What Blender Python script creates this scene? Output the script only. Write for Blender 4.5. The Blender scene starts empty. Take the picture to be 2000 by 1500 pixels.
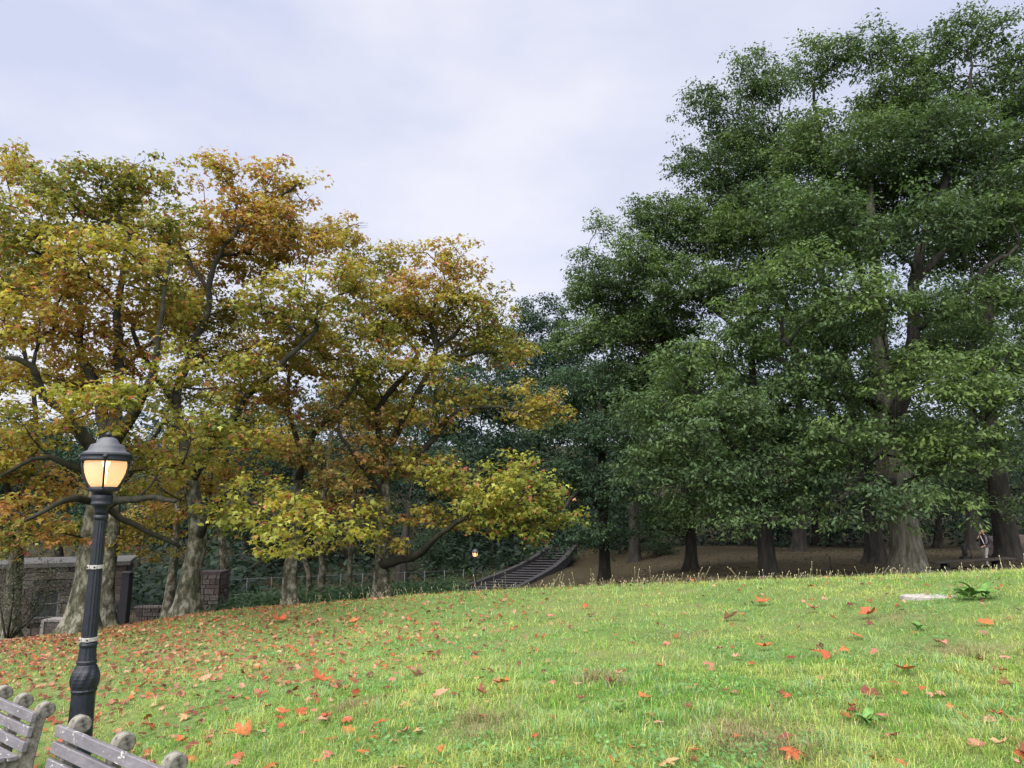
import bpy, math, random
import numpy as np
from mathutils import Vector, Matrix, noise as mnoise
R = math.radians
rng = np.random.default_rng(11)
random.seed(11)
SC = bpy.context.scene
COL = SC.collection

# ------------------------------------------------------------------ camera, sky, sun, exposure
PITCH, FPX, EYE = R(9.8), 1387.0, 1.6
cam = bpy.data.cameras.new('camera'); camo = bpy.data.objects.new('camera', cam); COL.objects.link(camo)
cam.sensor_width = 36.0; cam.lens = 36.0 * FPX / 2000.0; cam.clip_start = 0.05; cam.clip_end = 2000
camo.location = (0, 0, EYE); camo.rotation_euler = (R(90) + PITCH, 0, 0)
SC.camera = camo
SUN_EL, SUN_AZ = R(56), R(205)     # azimuth clockwise from +Y: behind the camera and to its left
EXPO = 2.5
w = bpy.data.worlds.new('World'); SC.world = w; w.use_nodes = True
nt = w.node_tree; nt.nodes.clear()
def N(nt, t, **k):
    n = nt.nodes.new(t)
    for a, b in k.items():
        if hasattr(n, a): setattr(n, a, b)
    return n
L = lambda nt, a, b: nt.links.new(a, b)
sky = N(nt, 'ShaderNodeTexSky', sky_type='NISHITA', sun_disc=False)
sky.sun_elevation = SUN_EL; sky.sun_rotation = SUN_AZ; sky.air_density = 1.0; sky.dust_density = 2.0
tc = N(nt, 'ShaderNodeTexCoord')
mp = N(nt, 'ShaderNodeMapping'); mp.inputs['Scale'].default_value = (1.0, 1.0, 2.0); mp.inputs['Location'].default_value = (.35, .2, .1)
nz = N(nt, 'ShaderNodeTexNoise'); nz.inputs['Scale'].default_value = 1.9; nz.inputs['Detail'].default_value = 5; nz.inputs['Roughness'].default_value = .52
cr = N(nt, 'ShaderNodeValToRGB')
cr.color_ramp.elements[0].position = .40; cr.color_ramp.elements[0].color = (.645, .68, .86, 1)
cr.color_ramp.elements[1].position = .62; cr.color_ramp.elements[1].color = (.88, .87, .955, 1)
sc_ = N(nt, 'ShaderNodeVectorMath', operation='SCALE'); sc_.inputs['Scale'].default_value = 10.0 / 2 ** EXPO
mx = N(nt, 'ShaderNodeMix', data_type='RGBA'); mx.inputs['Factor'].default_value = .95
bg = N(nt, 'ShaderNodeBackground'); bg.inputs['Strength'].default_value = .1
ow = N(nt, 'ShaderNodeOutputWorld')
L(nt, tc.outputs['Generated'], mp.inputs['Vector']); L(nt, mp.outputs[0], nz.inputs['Vector']); L(nt, nz.outputs['Fac'], cr.inputs['Fac'])
L(nt, cr.outputs['Color'], sc_.inputs[0]); L(nt, sky.outputs[0], mx.inputs[6]); L(nt, sc_.outputs[0], mx.inputs[7])
L(nt, mx.outputs[2], bg.inputs['Color']); L(nt, bg.outputs[0], ow.inputs[0])
sl = bpy.data.lights.new('sun', 'SUN'); sl.energy = 1.5; sl.angle = R(95); sl.color = (1, .965, .91)
so = bpy.data.objects.new('sun', sl); COL.objects.link(so)
sd = Vector((math.sin(SUN_AZ) * math.cos(SUN_EL), math.cos(SUN_AZ) * math.cos(SUN_EL), math.sin(SUN_EL)))
so.rotation_euler = sd.to_track_quat('Z', 'Y').to_euler(); so.location = (0, -5, 30)
SC.view_settings.view_transform = 'Standard'; SC.view_settings.look = 'None'
SC.view_settings.exposure = EXPO; SC.view_settings.gamma = 1; SC.view_settings.use_curve_mapping = False
SC.render.engine = 'CYCLES'
SC.cycles.max_bounces = 6; SC.cycles.diffuse_bounces = 4; SC.cycles.glossy_bounces = 2; SC.cycles.transmission_bounces = 5
SC.cycles.transparent_max_bounces = 8; SC.cycles.caustics_reflective = False; SC.cycles.caustics_refractive = False
SC.cycles.use_denoising = True; SC.cycles.sample_clamp_indirect = 4

# ------------------------------------------------------------------ geometry of the view
CF = np.array([0, math.cos(PITCH), math.sin(PITCH)]); CU = np.array([0, -math.sin(PITCH), math.cos(PITCH)]); CR = np.array([1., 0, 0])
def ray(px, py): return CR * (px - 1000) + CU * (750 - py) + CF * FPX
def P(px, py, Y):
    d = ray(px, py); return d * (Y / d[1]) + np.array([0, 0, EYE])
def PX(px, Y):            # metres per photo pixel near depth Y
    return Y / FPX

# ------------------------------------------------------------------ mesh helpers
def lk(o, parent=None):
    COL.objects.link(o)
    if parent is not None: o.parent = parent
    return o
def tag(o, label=None, cat=None, group=None, kind=None):
    if label: o['label'] = label
    if cat: o['category'] = cat
    if group: o['group'] = group
    if kind: o['kind'] = kind
    return o
def empty(name, loc=(0, 0, 0), rz=0, **k):
    o = bpy.data.objects.new(name, None); o.location = loc; o.rotation_euler = (0, 0, rz); o.empty_display_size = .1
    lk(o); return tag(o, **k)
def mesh_np(name, V, T, mat, col=None, smooth=False):
    """V (n,3), T (m,3) triangles -> mesh"""
    me = bpy.data.meshes.new(name); V = np.ascontiguousarray(V, np.float32); T = np.ascontiguousarray(T, np.int32)
    me.vertices.add(len(V)); me.vertices.foreach_set('co', V.ravel())
    me.loops.add(T.size); me.loops.foreach_set('vertex_index', T.ravel())
    me.polygons.add(len(T)); me.polygons.foreach_set('loop_start', np.arange(0, T.size, 3, dtype=np.int32))
    if smooth: me.polygons.foreach_set('use_smooth', np.ones(len(T), bool))
    me.update(calc_edges=True)
    if col is not None:
        a = me.color_attributes.new('col', 'FLOAT_COLOR', 'POINT')
        c4 = np.ones((len(V), 4), np.float32); c4[:, :3] = col; a.data.foreach_set('color', c4.ravel())
    me.materials.append(mat); return me
class MB:
    def __init__(s): s.v = []; s.f = []; s.sm = []
    def add(s, vs, fs, smooth=False):
        b = len(s.v); s.v += [tuple(map(float, v)) for v in vs]; s.f += [tuple(b + i for i in f) for f in fs]; s.sm += [smooth] * len(fs); return s
    def box(s, c, h, M=None, taper=1.0):
        c = Vector(c); vs = []
        for z in (-1, 1):
            t = 1 if z < 0 else taper
            for x, y in ((-1, -1), (1, -1), (1, 1), (-1, 1)):
                p = Vector((x * h[0] * t, y * h[1] * t, z * h[2]))
                if M is not None: p = M @ p
                vs.append(c + p)
        return s.add(vs, [(3, 2, 1, 0), (4, 5, 6, 7), (0, 1, 5, 4), (1, 2, 6, 5), (2, 3, 7, 6), (3, 0, 4, 7)])
    def bbox(s, c, h, b=.01, M=None):
        """bevelled box: chamfered along its long edges"""
        c = Vector(c); hx, hy, hz = h; vs = []; ring = [(-hy + b, -hz), (hy - b, -hz), (hy, -hz + b), (hy, hz - b), (hy - b, hz), (-hy + b, hz), (-hy, hz - b), (-hy, -hz + b)]
        for x, k in ((-hx, .0), (-hx + b, 1), (hx - b, 1), (hx, .0)):
            for y, z in ring:
                q = 1 if k else 1 - b / max(hy, hz)
                p = Vector((x, y * q, z * q))
                if M is not None: p = M @ p
                vs.append(c + p)
        fs = [tuple(range(7, -1, -1)), tuple(range(24, 32))]
        for r in range(3):
            for i in range(8): fs.append((r * 8 + i, r * 8 + (i + 1) % 8, r * 8 + 8 + (i + 1) % 8, r * 8 + 8 + i))
        return s.add(vs, fs)
    def lathe(s, prof, n=24, c=(0, 0, 0), flute=0, fr=None, smooth=True):
        vs = []
        for i, (r, z) in enumerate(prof):
            for k in range(n):
                a = 2 * math.pi * k / n; q = r
                if fr and fr[i]: q = r * (1 - fr[i] * (k % 2))
                vs.append((c[0] + q * math.cos(a), c[1] + q * math.sin(a), c[2] + z))
        fs = [(i * n + k, i * n + (k + 1) % n, (i + 1) * n + (k + 1) % n, (i + 1) * n + k) for i in range(len(prof) - 1) for k in range(n)]
        fs.append(tuple(range(n - 1, -1, -1))); fs.append(tuple((len(prof) - 1) * n + k for k in range(n)))
        return s.add(vs, fs, smooth)
    def tube(s, pts, rad, n=6, smooth=True):
        pts = [Vector(p) for p in pts]; m = len(pts)
        if not hasattr(rad, '__len__'): rad = [rad] * m
        vs = []; up = None
        for i, p in enumerate(pts):
            d = (pts[min(i + 1, m - 1)] - pts[max(i - 1, 0)]).normalized()
            if up is None: up = d.orthogonal().normalized()
            up = (up - d * up.dot(d)).normalized(); sd_ = d.cross(up)
            for k in range(n):
                a = 2 * math.pi * k / n; vs.append(p + (up * math.cos(a) + sd_ * math.sin(a)) * rad[i])
        fs = [(i * n + k, i * n + (k + 1) % n, (i + 1) * n + (k + 1) % n, (i + 1) * n + k) for i in range(m - 1) for k in range(n)]
        fs.append(tuple(range(n - 1, -1, -1))); fs.append(tuple((m - 1) * n + k for k in range(n)))
        return s.add(vs, fs, smooth)
    def prism(s, poly, y0, y1, b=0.0):
        """poly in (x,z), extruded along y with a bevel b"""
        n = len(poly); cx = sum(p[0] for p in poly) / n; cz = sum(p[1] for p in poly) / n; vs = []
        def ins(d):
            out = []
            for i in range(n):
                a, p, q = Vector(poly[i - 1]), Vector(poly[i]), Vector(poly[(i + 1) % n])
                t = (q - a); nn = Vector((-t.y, t.x)); nn = nn.normalized() if nn.length > 0 else nn
                out.append(p + nn * d)
            return out
        area = sum(poly[i - 1][0] * poly[i][1] - poly[i][0] * poly[i - 1][1] for i in range(n))
        sg = 1 if area > 0 else -1
        rings = [(y0, ins(b * sg)), (y0 + b, poly), (y1 - b, poly), (y1, ins(b * sg))] if b else [(y0, poly), (y1, poly)]
        for y, pl in rings:
            for p in pl: vs.append((p[0], y, p[1]))
        fs = []
        for r in range(len(rings) - 1):
            for i in range(n):
                j = (i + 1) % n; fs.append((r * n + i, r * n + j, r * n + n + j, r * n + n + i) if sg > 0 else (r * n + j, r * n + i, r * n + n + i, r * n + n + j))
        e = (len(rings) - 1) * n
        fs.append(tuple(range(n)) if sg < 0 else tuple(range(n - 1, -1, -1))); fs.append(tuple(e + i for i in range(n)) if sg > 0 else tuple(e + n - 1 - i for i in range(n)))
        return s.add(vs, fs)
    def mesh(s, name, mat):
        me = bpy.data.meshes.new(name); me.from_pydata(s.v, [], s.f); me.polygons.foreach_set('use_smooth', s.sm)
        me.materials.append(mat); me.update(); return me
    def build(s, name, mat, parent=None, **k):
        return tag(lk(bpy.data.objects.new(name, s.mesh(name, mat)), parent), **k)

# ------------------------------------------------------------------ materials
def mat(name, build):
    m = bpy.data.materials.new(name); m.use_nodes = True; nt = m.node_tree; nt.nodes.clear()
    out = N(nt, 'ShaderNodeOutputMaterial'); sh = build(nt); L(nt, sh, out.inputs['Surface']); return m
def ramp(nt, fac, stops):
    r = N(nt, 'ShaderNodeValToRGB'); e = r.color_ramp.elements
    while len(e) < len(stops): e.new(.5)
    for i, (p, c) in enumerate(stops): e[i].position = p; e[i].color = (*c, 1)
    L(nt, fac, r.inputs['Fac']); return r.outputs['Color']
def noise(nt, scale, detail=4, rough=.55, vec=None, sxyz=None):
    n = N(nt, 'ShaderNodeTexNoise'); n.inputs['Scale'].default_value = scale; n.inputs['Detail'].default_value = detail; n.inputs['Roughness'].default_value = rough
    if vec is None:
        t = N(nt, 'ShaderNodeTexCoord'); vec = t.outputs['Object']
    if sxyz:
        m_ = N(nt, 'ShaderNodeMapping'); m_.inputs['Scale'].default_value = sxyz; L(nt, vec, m_.inputs['Vector']); vec = m_.outputs[0]
    L(nt, vec, n.inputs['Vector']); return n.outputs['Fac']
def pbsdf(nt, col, rough=.8, spec=.3, bump=None, bs=.3, bd=.02, metal=0):
    p = N(nt, 'ShaderNodeBsdfPrincipled')
    if isinstance(col, tuple): p.inputs['Base Color'].default_value = (*col, 1)
    else: L(nt, col, p.inputs['Base Color'])
    p.inputs['Roughness'].default_value = rough; p.inputs['Specular IOR Level'].default_value = spec; p.inputs['Metallic'].default_value = metal
    if bump is not None:
        b = N(nt, 'ShaderNodeBump'); b.inputs['Strength'].default_value = bs; b.inputs['Distance'].default_value = bd; L(nt, bump, b.inputs['Height']); L(nt, b.outputs[0], p.inputs['Normal'])
    return p.outputs[0]
def noisy(name, scale, stops, rough=.8, spec=.3, bs=.4, bd=.02, sxyz=None, detail=5, fine=None, metal=0):
    def f(nt):
        n = noise(nt, scale, detail, .6, None, sxyz); c = ramp(nt, n, stops); b = noise(nt, fine or scale * 4, 4, .6, None, sxyz)
        return pbsdf(nt, c, rough, spec, b, bs, bd, metal)
    return mat(name, f)
def leafmat(name, trans=.35, rough=.55, spec=.25, tint=(1.1, 1.15, .6)):
    def f(nt):
        a = N(nt, 'ShaderNodeAttribute'); a.attribute_name = 'col'
        p = pbsdf(nt, a.outputs['Color'], rough, spec)
        t = N(nt, 'ShaderNodeBsdfTranslucent'); m_ = N(nt, 'ShaderNodeVectorMath', operation='MULTIPLY'); m_.inputs[1].default_value = tint
        L(nt, a.outputs['Color'], m_.inputs[0]); L(nt, m_.outputs[0], t.inputs['Color'])
        x = N(nt, 'ShaderNodeMixShader'); x.inputs[0].default_value = trans; L(nt, p, x.inputs[1]); L(nt, t.outputs[0], x.inputs[2]); return x.outputs[0]
    return mat(name, f)
M = {}
M['plane_leaf'] = leafmat('plane_leaf', .46, .6, .18, (1.2, 1.1, .6))
M['oak_leaf'] = leafmat('oak_leaf', .34, .6, .18, (1.1, 1.2, .6))
M['grass'] = leafmat('grass', .3, .55, .25, (1.05, 1.1, .7))
M['fallen'] = leafmat('fallen_leaf', .12, .6, .25, (1, .8, .6))
def _planebark(nt):
    a = noise(nt, 5.5, 6, .68, None, (1, 1, .6)); c1 = ramp(nt, a, [(.38, (.035, .036, .024)), (.47, (.075, .075, .05)), (.53, (.12, .115, .085)), (.57, (.20, .19, .15)), (.66, (.26, .25, .2))])
    b = noise(nt, 14, 5, .6, None, (1, 1, .5)); return pbsdf(nt, c1, .9, .15, b, .9, .06)
M['plane_bark'] = mat('plane_bark', _planebark)
M['limb_bark'] = noisy('limb_bark', 4, [(.3, (.014, .015, .012)), (.7, (.05, .047, .034))], .9, .2, .5, .02)
M['oak_bark'] = noisy('oak_bark', 7, [(.3, (.04, .04, .03)), (.5, (.11, .105, .08)), (.7, (.20, .19, .15))], .95, .15, .9, .05, (1, 1, .18), 6, 16)
M['dark_bark'] = noisy('dark_bark', 6, [(.3, (.014, .014, .013)), (.7, (.05, .045, .038))], .95, .15, .8, .04, (1, 1, .2))
def _lawn(nt):
    a = noise(nt, .55, 4, .6); b = noise(nt, 9, 5, .7)
    c = ramp(nt, a, [(.35, (.08, .16, .035)), (.5, (.12, .19, .045)), (.66, (.19, .19, .075))])
    c2 = ramp(nt, b, [(.3, (.045, .06, .025)), (.7, (.15, .17, .08))])
    m_ = N(nt, 'ShaderNodeMix', data_type='RGBA'); m_.inputs[0].default_value = .5; L(nt, c, m_.inputs[6]); L(nt, c2, m_.inputs[7])
    return pbsdf(nt, m_.outputs[2], .95, .1, b, .6, .03)
M['lawn'] = mat('lawn_soil', _lawn)
def _ground(nt):
    a = noise(nt, .35, 5, .65); b = noise(nt, 6, 6, .7)
    c = ramp(nt, a, [(.35, (.026, .025, .014)), (.55, (.045, .038, .022)), (.7, (.046, .05, .024))])
    c2 = ramp(nt, b, [(.35, (.016, .014, .009)), (.7, (.08, .06, .034))])
    m_ = N(nt, 'ShaderNodeMix', data_type='RGBA'); m_.inputs[0].default_value = .55; L(nt, c, m_.inputs[6]); L(nt, c2, m_.inputs[7])
    return pbsdf(nt, m_.outputs[2], .95, .1, b, .7, .05)
M['ground'] = mat('woodland_floor', _ground)
M['asphalt'] = noisy('asphalt', 30, [(.3, (.04, .04, .042)), (.7, (.085, .082, .08))], .9, .25)
M['pave'] = noisy('pale_paving', 3, [(.3, (.13, .11, .10)), (.7, (.22, .19, .17))], .9, .2)
M['iron'] = noisy('black_iron', 18, [(.3, (.006, .008, .013)), (.7, (.016, .02, .03))], .45, .4, .25, .004)
M['iron_cap'] = noisy('cap_paint', 9, [(.3, (.045, .047, .06)), (.7, (.085, .088, .105))], .5, .5, .1, .003)
M['white_metal'] = noisy('white_strap', 30, [(.3, (.28, .27, .25)), (.7, (.46, .44, .42))], .5, .5)
M['dark'] = noisy('dark_paint', 12, [(.3, (.008, .008, .010)), (.7, (.02, .02, .024))], .7, .3)
M['concrete'] = noisy('weathered_concrete', 22, [(.28, (.05, .047, .04)), (.45, (.15, .14, .12)), (.62, (.22, .21, .185)), (.75, (.32, .31, .28))], .95, .15, .9, .006, None, 8, 70)
def _slat(nt):
    t0 = N(nt, 'ShaderNodeTexCoord'); oi = N(nt, 'ShaderNodeObjectInfo'); ml = N(nt, 'ShaderNodeMath', operation='MULTIPLY'); ml.inputs[1].default_value = 37.0; L(nt, oi.outputs['Random'], ml.inputs[0])
    va = N(nt, 'ShaderNodeVectorMath', operation='ADD'); L(nt, t0.outputs['Object'], va.inputs[0]); L(nt, ml.outputs[0], va.inputs[1])
    class _T: outputs = {'Object': va.outputs[0]}
    t = _T; a = noise(nt, 14, 6, .7, t.outputs['Object'], (.25, 1, 1))
    c = ramp(nt, a, [(.3, (.10, .094, .104)), (.6, (.17, .16, .174)), (.8, (.25, .24, .25))])
    b = noise(nt, 38, 5, .65, t.outputs['Object'], (.6, 1, 1)); big = noise(nt, 5, 3, .6, t.outputs['Object'])
    mul = N(nt, 'ShaderNodeMath', operation='MULTIPLY'); L(nt, b, mul.inputs[0]); L(nt, big, mul.inputs[1])
    k = ramp(nt, mul.outputs[0], [(.35, (0, 0, 0)), (.37, (1, 1, 1))])
    m_ = N(nt, 'ShaderNodeMix', data_type='RGBA'); L(nt, k, m_.inputs[0]); L(nt, c, m_.inputs[6]); m_.inputs[7].default_value = (.5, .48, .46, 1)
    return pbsdf(nt, m_.outputs[2], .55, .4, a, .35, .004)
M['slat'] = mat('painted_slat', _slat)
M['wood'] = noisy('old_table_wood', 8, [(.3, (.022, .018, .016)), (.7, (.06, .048, .04))], .85, .25, .3, .01, (.2, 1, 1))
M['stone_a'] = noisy('brown_stone', 4, [(.3, (.06, .047, .043)), (.7, (.125, .10, .09))], .95, .15, .8, .03)
M['stone_b'] = noisy('grey_stone', 4, [(.3, (.075, .067, .063)), (.7, (.16, .14, .13))], .95, .15, .8, .03)
M['stone_c'] = noisy('plum_stone', 4, [(.3, (.045, .036, .04)), (.7, (.09, .072, .076))], .95, .15, .8, .03)
M['mortar'] = noisy('mortar', 8, [(.3, (.04, .036, .034)), (.7, (.08, .072, .066))], .95, .1)
M['coping'] = noisy('pale_coping', 5, [(.3, (.06, .058, .057)), (.7, (.10, .097, .094))], .9, .2)
M['glass'] = mat('window_glass', lambda nt: pbsdf(nt, (.02, .026, .03), .08, .6))
M['frame'] = noisy('grey_frame', 10, [(.3, (.10, .105, .115)), (.7, (.17, .175, .185))], .6, .3)
M['step'] = noisy('step_stone', 5, [(.3, (.022, .021, .023)), (.7, (.055, .053, .056))], .9, .2, .5, .02)
M['pale_stone'] = noisy('pale_slab', 14, [(.3, (.24, .22, .21)), (.7, (.42, .39, .37))], .95, .15, .6, .01)
M['weed'] = noisy('weed_leaf', 12, [(.3, (.05, .13, .022)), (.7, (.12, .24, .05))], .5, .35, .3, .004)
M['sign'] = noisy('sign_black', 5, [(.3, (.01, .012, .014)), (.7, (.016, .018, .02))], .5, .4)
M['sign_white'] = mat('sign_white', lambda nt: pbsdf(nt, (.7, .7, .68), .6, .3))
def flat(name, c, rough=.8): return noisy(name, 25, [(.3, tuple(x * .8 for x in c)), (.7, tuple(min(1, x * 1.2) for x in c))], rough, .2, .2, .003)
def _globe(nt):
    tr = N(nt, 'ShaderNodeBsdfTransparent'); tr.inputs[0].default_value = (1, .9, .78, 1)
    tl = N(nt, 'ShaderNodeBsdfTranslucent'); tl.inputs[0].default_value = (.95, .78, .62, 1)
    d = pbsdf(nt, (.62, .52, .45), .25, .5)
    a = N(nt, 'ShaderNodeMixShader'); a.inputs[0].default_value = .55; L(nt, d, a.inputs[1]); L(nt, tl.outputs[0], a.inputs[2])
    lw = N(nt, 'ShaderNodeLayerWeight'); lw.inputs['Blend'].default_value = .35
    r = N(nt, 'ShaderNodeMapRange'); r.inputs['To Min'].default_value = .80; r.inputs['To Max'].default_value = .92; L(nt, lw.outputs['Facing'], r.inputs['Value'])
    b = N(nt, 'ShaderNodeMixShader'); L(nt, r.outputs[0], b.inputs[0]); L(nt, tr.outputs[0], b.inputs[1]); L(nt, a.outputs[0], b.inputs[2])
    e = N(nt, 'ShaderNodeEmission'); e.inputs[0].default_value = (1, .55, .25, 1); e.inputs[1].default_value = .04
    s_ = N(nt, 'ShaderNodeAddShader'); L(nt, b.outputs[0], s_.inputs[0]); L(nt, e.outputs[0], s_.inputs[1]); return s_.outputs[0]
M['globe'] = mat('frosted_globe', _globe)
def emis(name, c, s_):
    def f(nt):
        e = N(nt, 'ShaderNodeEmission'); e.inputs[0].default_value = (*c, 1); e.inputs[1].default_value = s_; return e.outputs[0]
    return mat(name, f)
M['bulb'] = emis('lit_bulb', (1, .56, .27), 3.1)

# ------------------------------------------------------------------ terrain
CP = [(0, 0, 0), (3, 0, .12), (-3, 0, -.25), (0, -6, .1), (8, -6, .4), (9, 2, .5), (15, 8, .6), (18, 0, .8),
      (-3.9, 6.2, -1.10), (-2.7, 5.2, -1.02), (-5.0, 8.0, -1.27), (-4.44, 7.8, -1.1), (-6.2, 9.0, -1.36), (-6, 5, -1.2), (-8, 7, -1.4), (-12, 6, -1.6), (-9, 0, -1.2), (-12, 12, -1.7)]
for p in [(1000, 1500, 5), (1500, 1500, 4.9), (2000, 1500, 4.8), (750, 1500, 5.4), (430, 1500, 6.3), (250, 1420, 9.2), (250, 1350, 11.4), (250, 1300, 14.2),
          (2000, 1300, 7.8), (1600, 1300, 8.2), (1250, 1300, 9), (1000, 1300, 9.7), (700, 1300, 11), (1000, 1215, 15.5), (1400, 1200, 14), (1800, 1180, 12), (600, 1235, 17), (80, 1310, 13.5),
          (0, 1258, 18), (130, 1243, 19), (260, 1225, 20), (430, 1195, 21), (570, 1185, 21.5), (740, 1170, 22), (900, 1158, 22), (1100, 1152, 21), (1300, 1146, 20), (1500, 1138, 19), (1700, 1131, 18), (1850, 1125, 17), (2000, 1117, 16), (2200, 1105, 15), (-250, 1290, 18),
          # beyond the crest
          (50, 1252, 28), (100, 1246, 33), (300, 1222, 33), (-300, 1270, 30), (450, 1200, 28), (570, 1196, 26), (745, 1182, 27),
          (500, 1182, 40), (800, 1172, 45), (928, 1168, 54), (600, 1150, 58), (900, 1160, 34), (1050, 1160, 30), (1180, 1150, 38), (1140, 1116, 57), (1170, 1100, 62), (1150, 1072, 67), (900, 1158, 52), (990, 1122, 58), (1035, 1096, 64), (1060, 1080, 68), (1000, 1150, 53),
          (1350, 1112, 40), (1300, 1120, 30), (1300, 1076, 60), (1500, 1134, 29), (1600, 1118, 33), (1775, 1121, 31), (1700, 1078, 58), (1950, 1116, 28), (1950, 1088, 40), (2150, 1090, 40), (1950, 1072, 52), (2300, 1072, 52),
          (1300, 1050, 76), (1700, 1050, 74), (2100, 1045, 70), (2600, 1040, 70), (700, 1105, 80), (200, 1110, 80), (-300, 1120, 75), (-700, 1130, 60)]:
    CP.append(tuple(P(*p)))
for x in (-110, -60, -20, 20, 60, 110): CP += [(x, 105, 6.5), (x, 140, 13), (x, 170, 16)]
CP = np.array(CP)
def _phi(r2): return np.where(r2 > 1e-9, .5 * r2 * np.log(np.maximum(r2, 1e-9)), 0)
_S = 30.0; _A = CP[:, :2] / _S; n_ = len(CP)
_K = np.zeros((n_ + 3, n_ + 3)); _K[:n_, :n_] = _phi(((_A[:, None] - _A[None]) ** 2).sum(-1)) + np.eye(n_) * 6e-4
_K[:n_, n_] = 1; _K[:n_, n_ + 1:] = _A; _K[n_:, :n_] = _K[:n_, n_:].T
_W = np.linalg.solve(_K, np.concatenate([CP[:, 2], [0, 0, 0]]))
def H(x, y):
    x = np.asarray(x, float); y = np.asarray(y, float); sh = x.shape; q = np.stack([x.ravel(), y.ravel()], 1) / _S
    out = np.empty(len(q))
    for i in range(0, len(q), 20000):
        s = q[i:i + 20000]; out[i:i + 20000] = _phi(((s[:, None] - _A[None]) ** 2).sum(-1)) @ _W[:n_] + _W[n_] + s @ _W[n_ + 1:]
    return out.reshape(sh)
def hz(x, y): return float(H(np.array([x]), np.array([y]))[0])
def onground(px, py, y0=3.5, y1=60):
    ys = np.linspace(y0, y1, 1200); d = ray(px, py); xs = d[0] / d[1] * ys; zs = EYE + d[2] / d[1] * ys
    k = np.argmax(zs <= H(xs, ys)); return np.array([xs[k], ys[k], H(xs[k:k + 1], ys[k:k + 1])[0]])
RIDGE = np.array([P(*p)[:2] for p in [(-900, 1290, 17), (-250, 1290, 18), (0, 1258, 19), (130, 1243, 20.2), (260, 1225, 21.2), (430, 1195, 22.3), (570, 1185, 23), (740, 1170, 23.5), (900, 1158, 23.5), (1100, 1148, 22.5), (1300, 1140, 21.5), (1500, 1130, 20.5), (1700, 1122, 19.5), (1850, 1115, 18.5), (2000, 1105, 17.5), (2200, 1095, 16.5), (3200, 1095, 14)]])
def ridge(x): return np.interp(x, RIDGE[:, 0], RIDGE[:, 1])
def grid(xs, ys): return np.meshgrid(xs, ys)
def gridtris(nx, ny):
    i = np.arange(nx - 1)[None] + np.arange(ny - 1)[:, None] * nx; i = i.ravel()
    return np.concatenate([np.stack([i, i + 1, i + nx + 1], 1), np.stack([i, i + nx + 1, i + nx], 1)])
xs = np.concatenate([np.arange(-170, -40, 6), np.arange(-40, 40, 1.0), np.arange(40, 171, 6)]); ys = np.concatenate([np.arange(-14, 62, 1.0), np.arange(62, 172, 5)])
gx, gy = grid(xs, ys); gzz = H(gx, gy)
bump = np.array([mnoise.noise((a * .35, b * .35, 3)) for a, b in zip(gx.ravel(), gy.ravel())]).reshape(gx.shape)
lawnm = (gy < ridge(gx) - 1.2) & (np.abs(gx) < 28)
gzz = gzz + np.where(lawnm, -.25, .10 * bump * (gy > ridge(gx) + 3))
me = mesh_np('ground', np.stack([gx.ravel(), gy.ravel(), gzz.ravel()], 1), gridtris(len(xs), len(ys)), M['ground'], smooth=True)
tag(lk(bpy.data.objects.new('ground', me)), 'brown leaf littered woodland floor under the trees', kind='structure')
# lawn sheet follows the crest
us = np.linspace(0, 1, 120); lx = np.linspace(-27, 27, 160); gx, gu = grid(lx, us); gy = -10 + gu * (ridge(gx) + 1.0 + 10)
lz = H(gx, gy) + .012 * np.array([mnoise.noise((a * 1.7, b * 1.7, 9)) for a, b in zip(gx.ravel(), gy.ravel())]).reshape(gx.shape) - np.clip((gu - .97) / .03, 0, 1) * .12
me = mesh_np('lawn', np.stack([gx.ravel(), gy.ravel(), lz.ravel()], 1), gridtris(160, 120), M['lawn'], smooth=True)
lawn = tag(lk(bpy.data.objects.new('lawn', me)), 'sloping green lawn strewn with fallen leaves', kind='structure')
# bench line and the path in front of it
BDIR = np.array([-.80, .60]); BN = np.array([-.60, -.80])
pa = np.array([-3.0, 5.95]) + BN * .05
us = np.linspace(-9, 12, 60); vs_ = np.linspace(.5, 4.2, 10); gu, gv = grid(us, vs_)
gx = pa[0] + BDIR[0] * gu + BN[0] * gv; gy = pa[1] + BDIR[1] * gu + BN[1] * gv
me = mesh_np('path', np.stack([gx.ravel(), gy.ravel(), H(gx, gy).ravel() + .03], 1), gridtris(60, 10), M['asphalt'], smooth=True)
tag(lk(bpy.data.objects.new('path', me)), 'asphalt path in front of the benches', kind='structure')
# paving by the house
pts = [onground(0, 1262, 15, 40), ]
gx, gy = grid(np.linspace(-40, -14.5, 30), np.linspace(24.5, 33.2, 14)); zz = H(gx, gy) + .03 * np.ones_like(gx)
me = mesh_np('paved_yard', np.stack([gx.ravel(), gy.ravel(), zz.ravel()], 1), gridtris(30, 14), M['pave'], smooth=True)
tag(lk(bpy.data.objects.new('pavement', me)), 'pale paved yard before the stone house', kind='structure')

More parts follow.
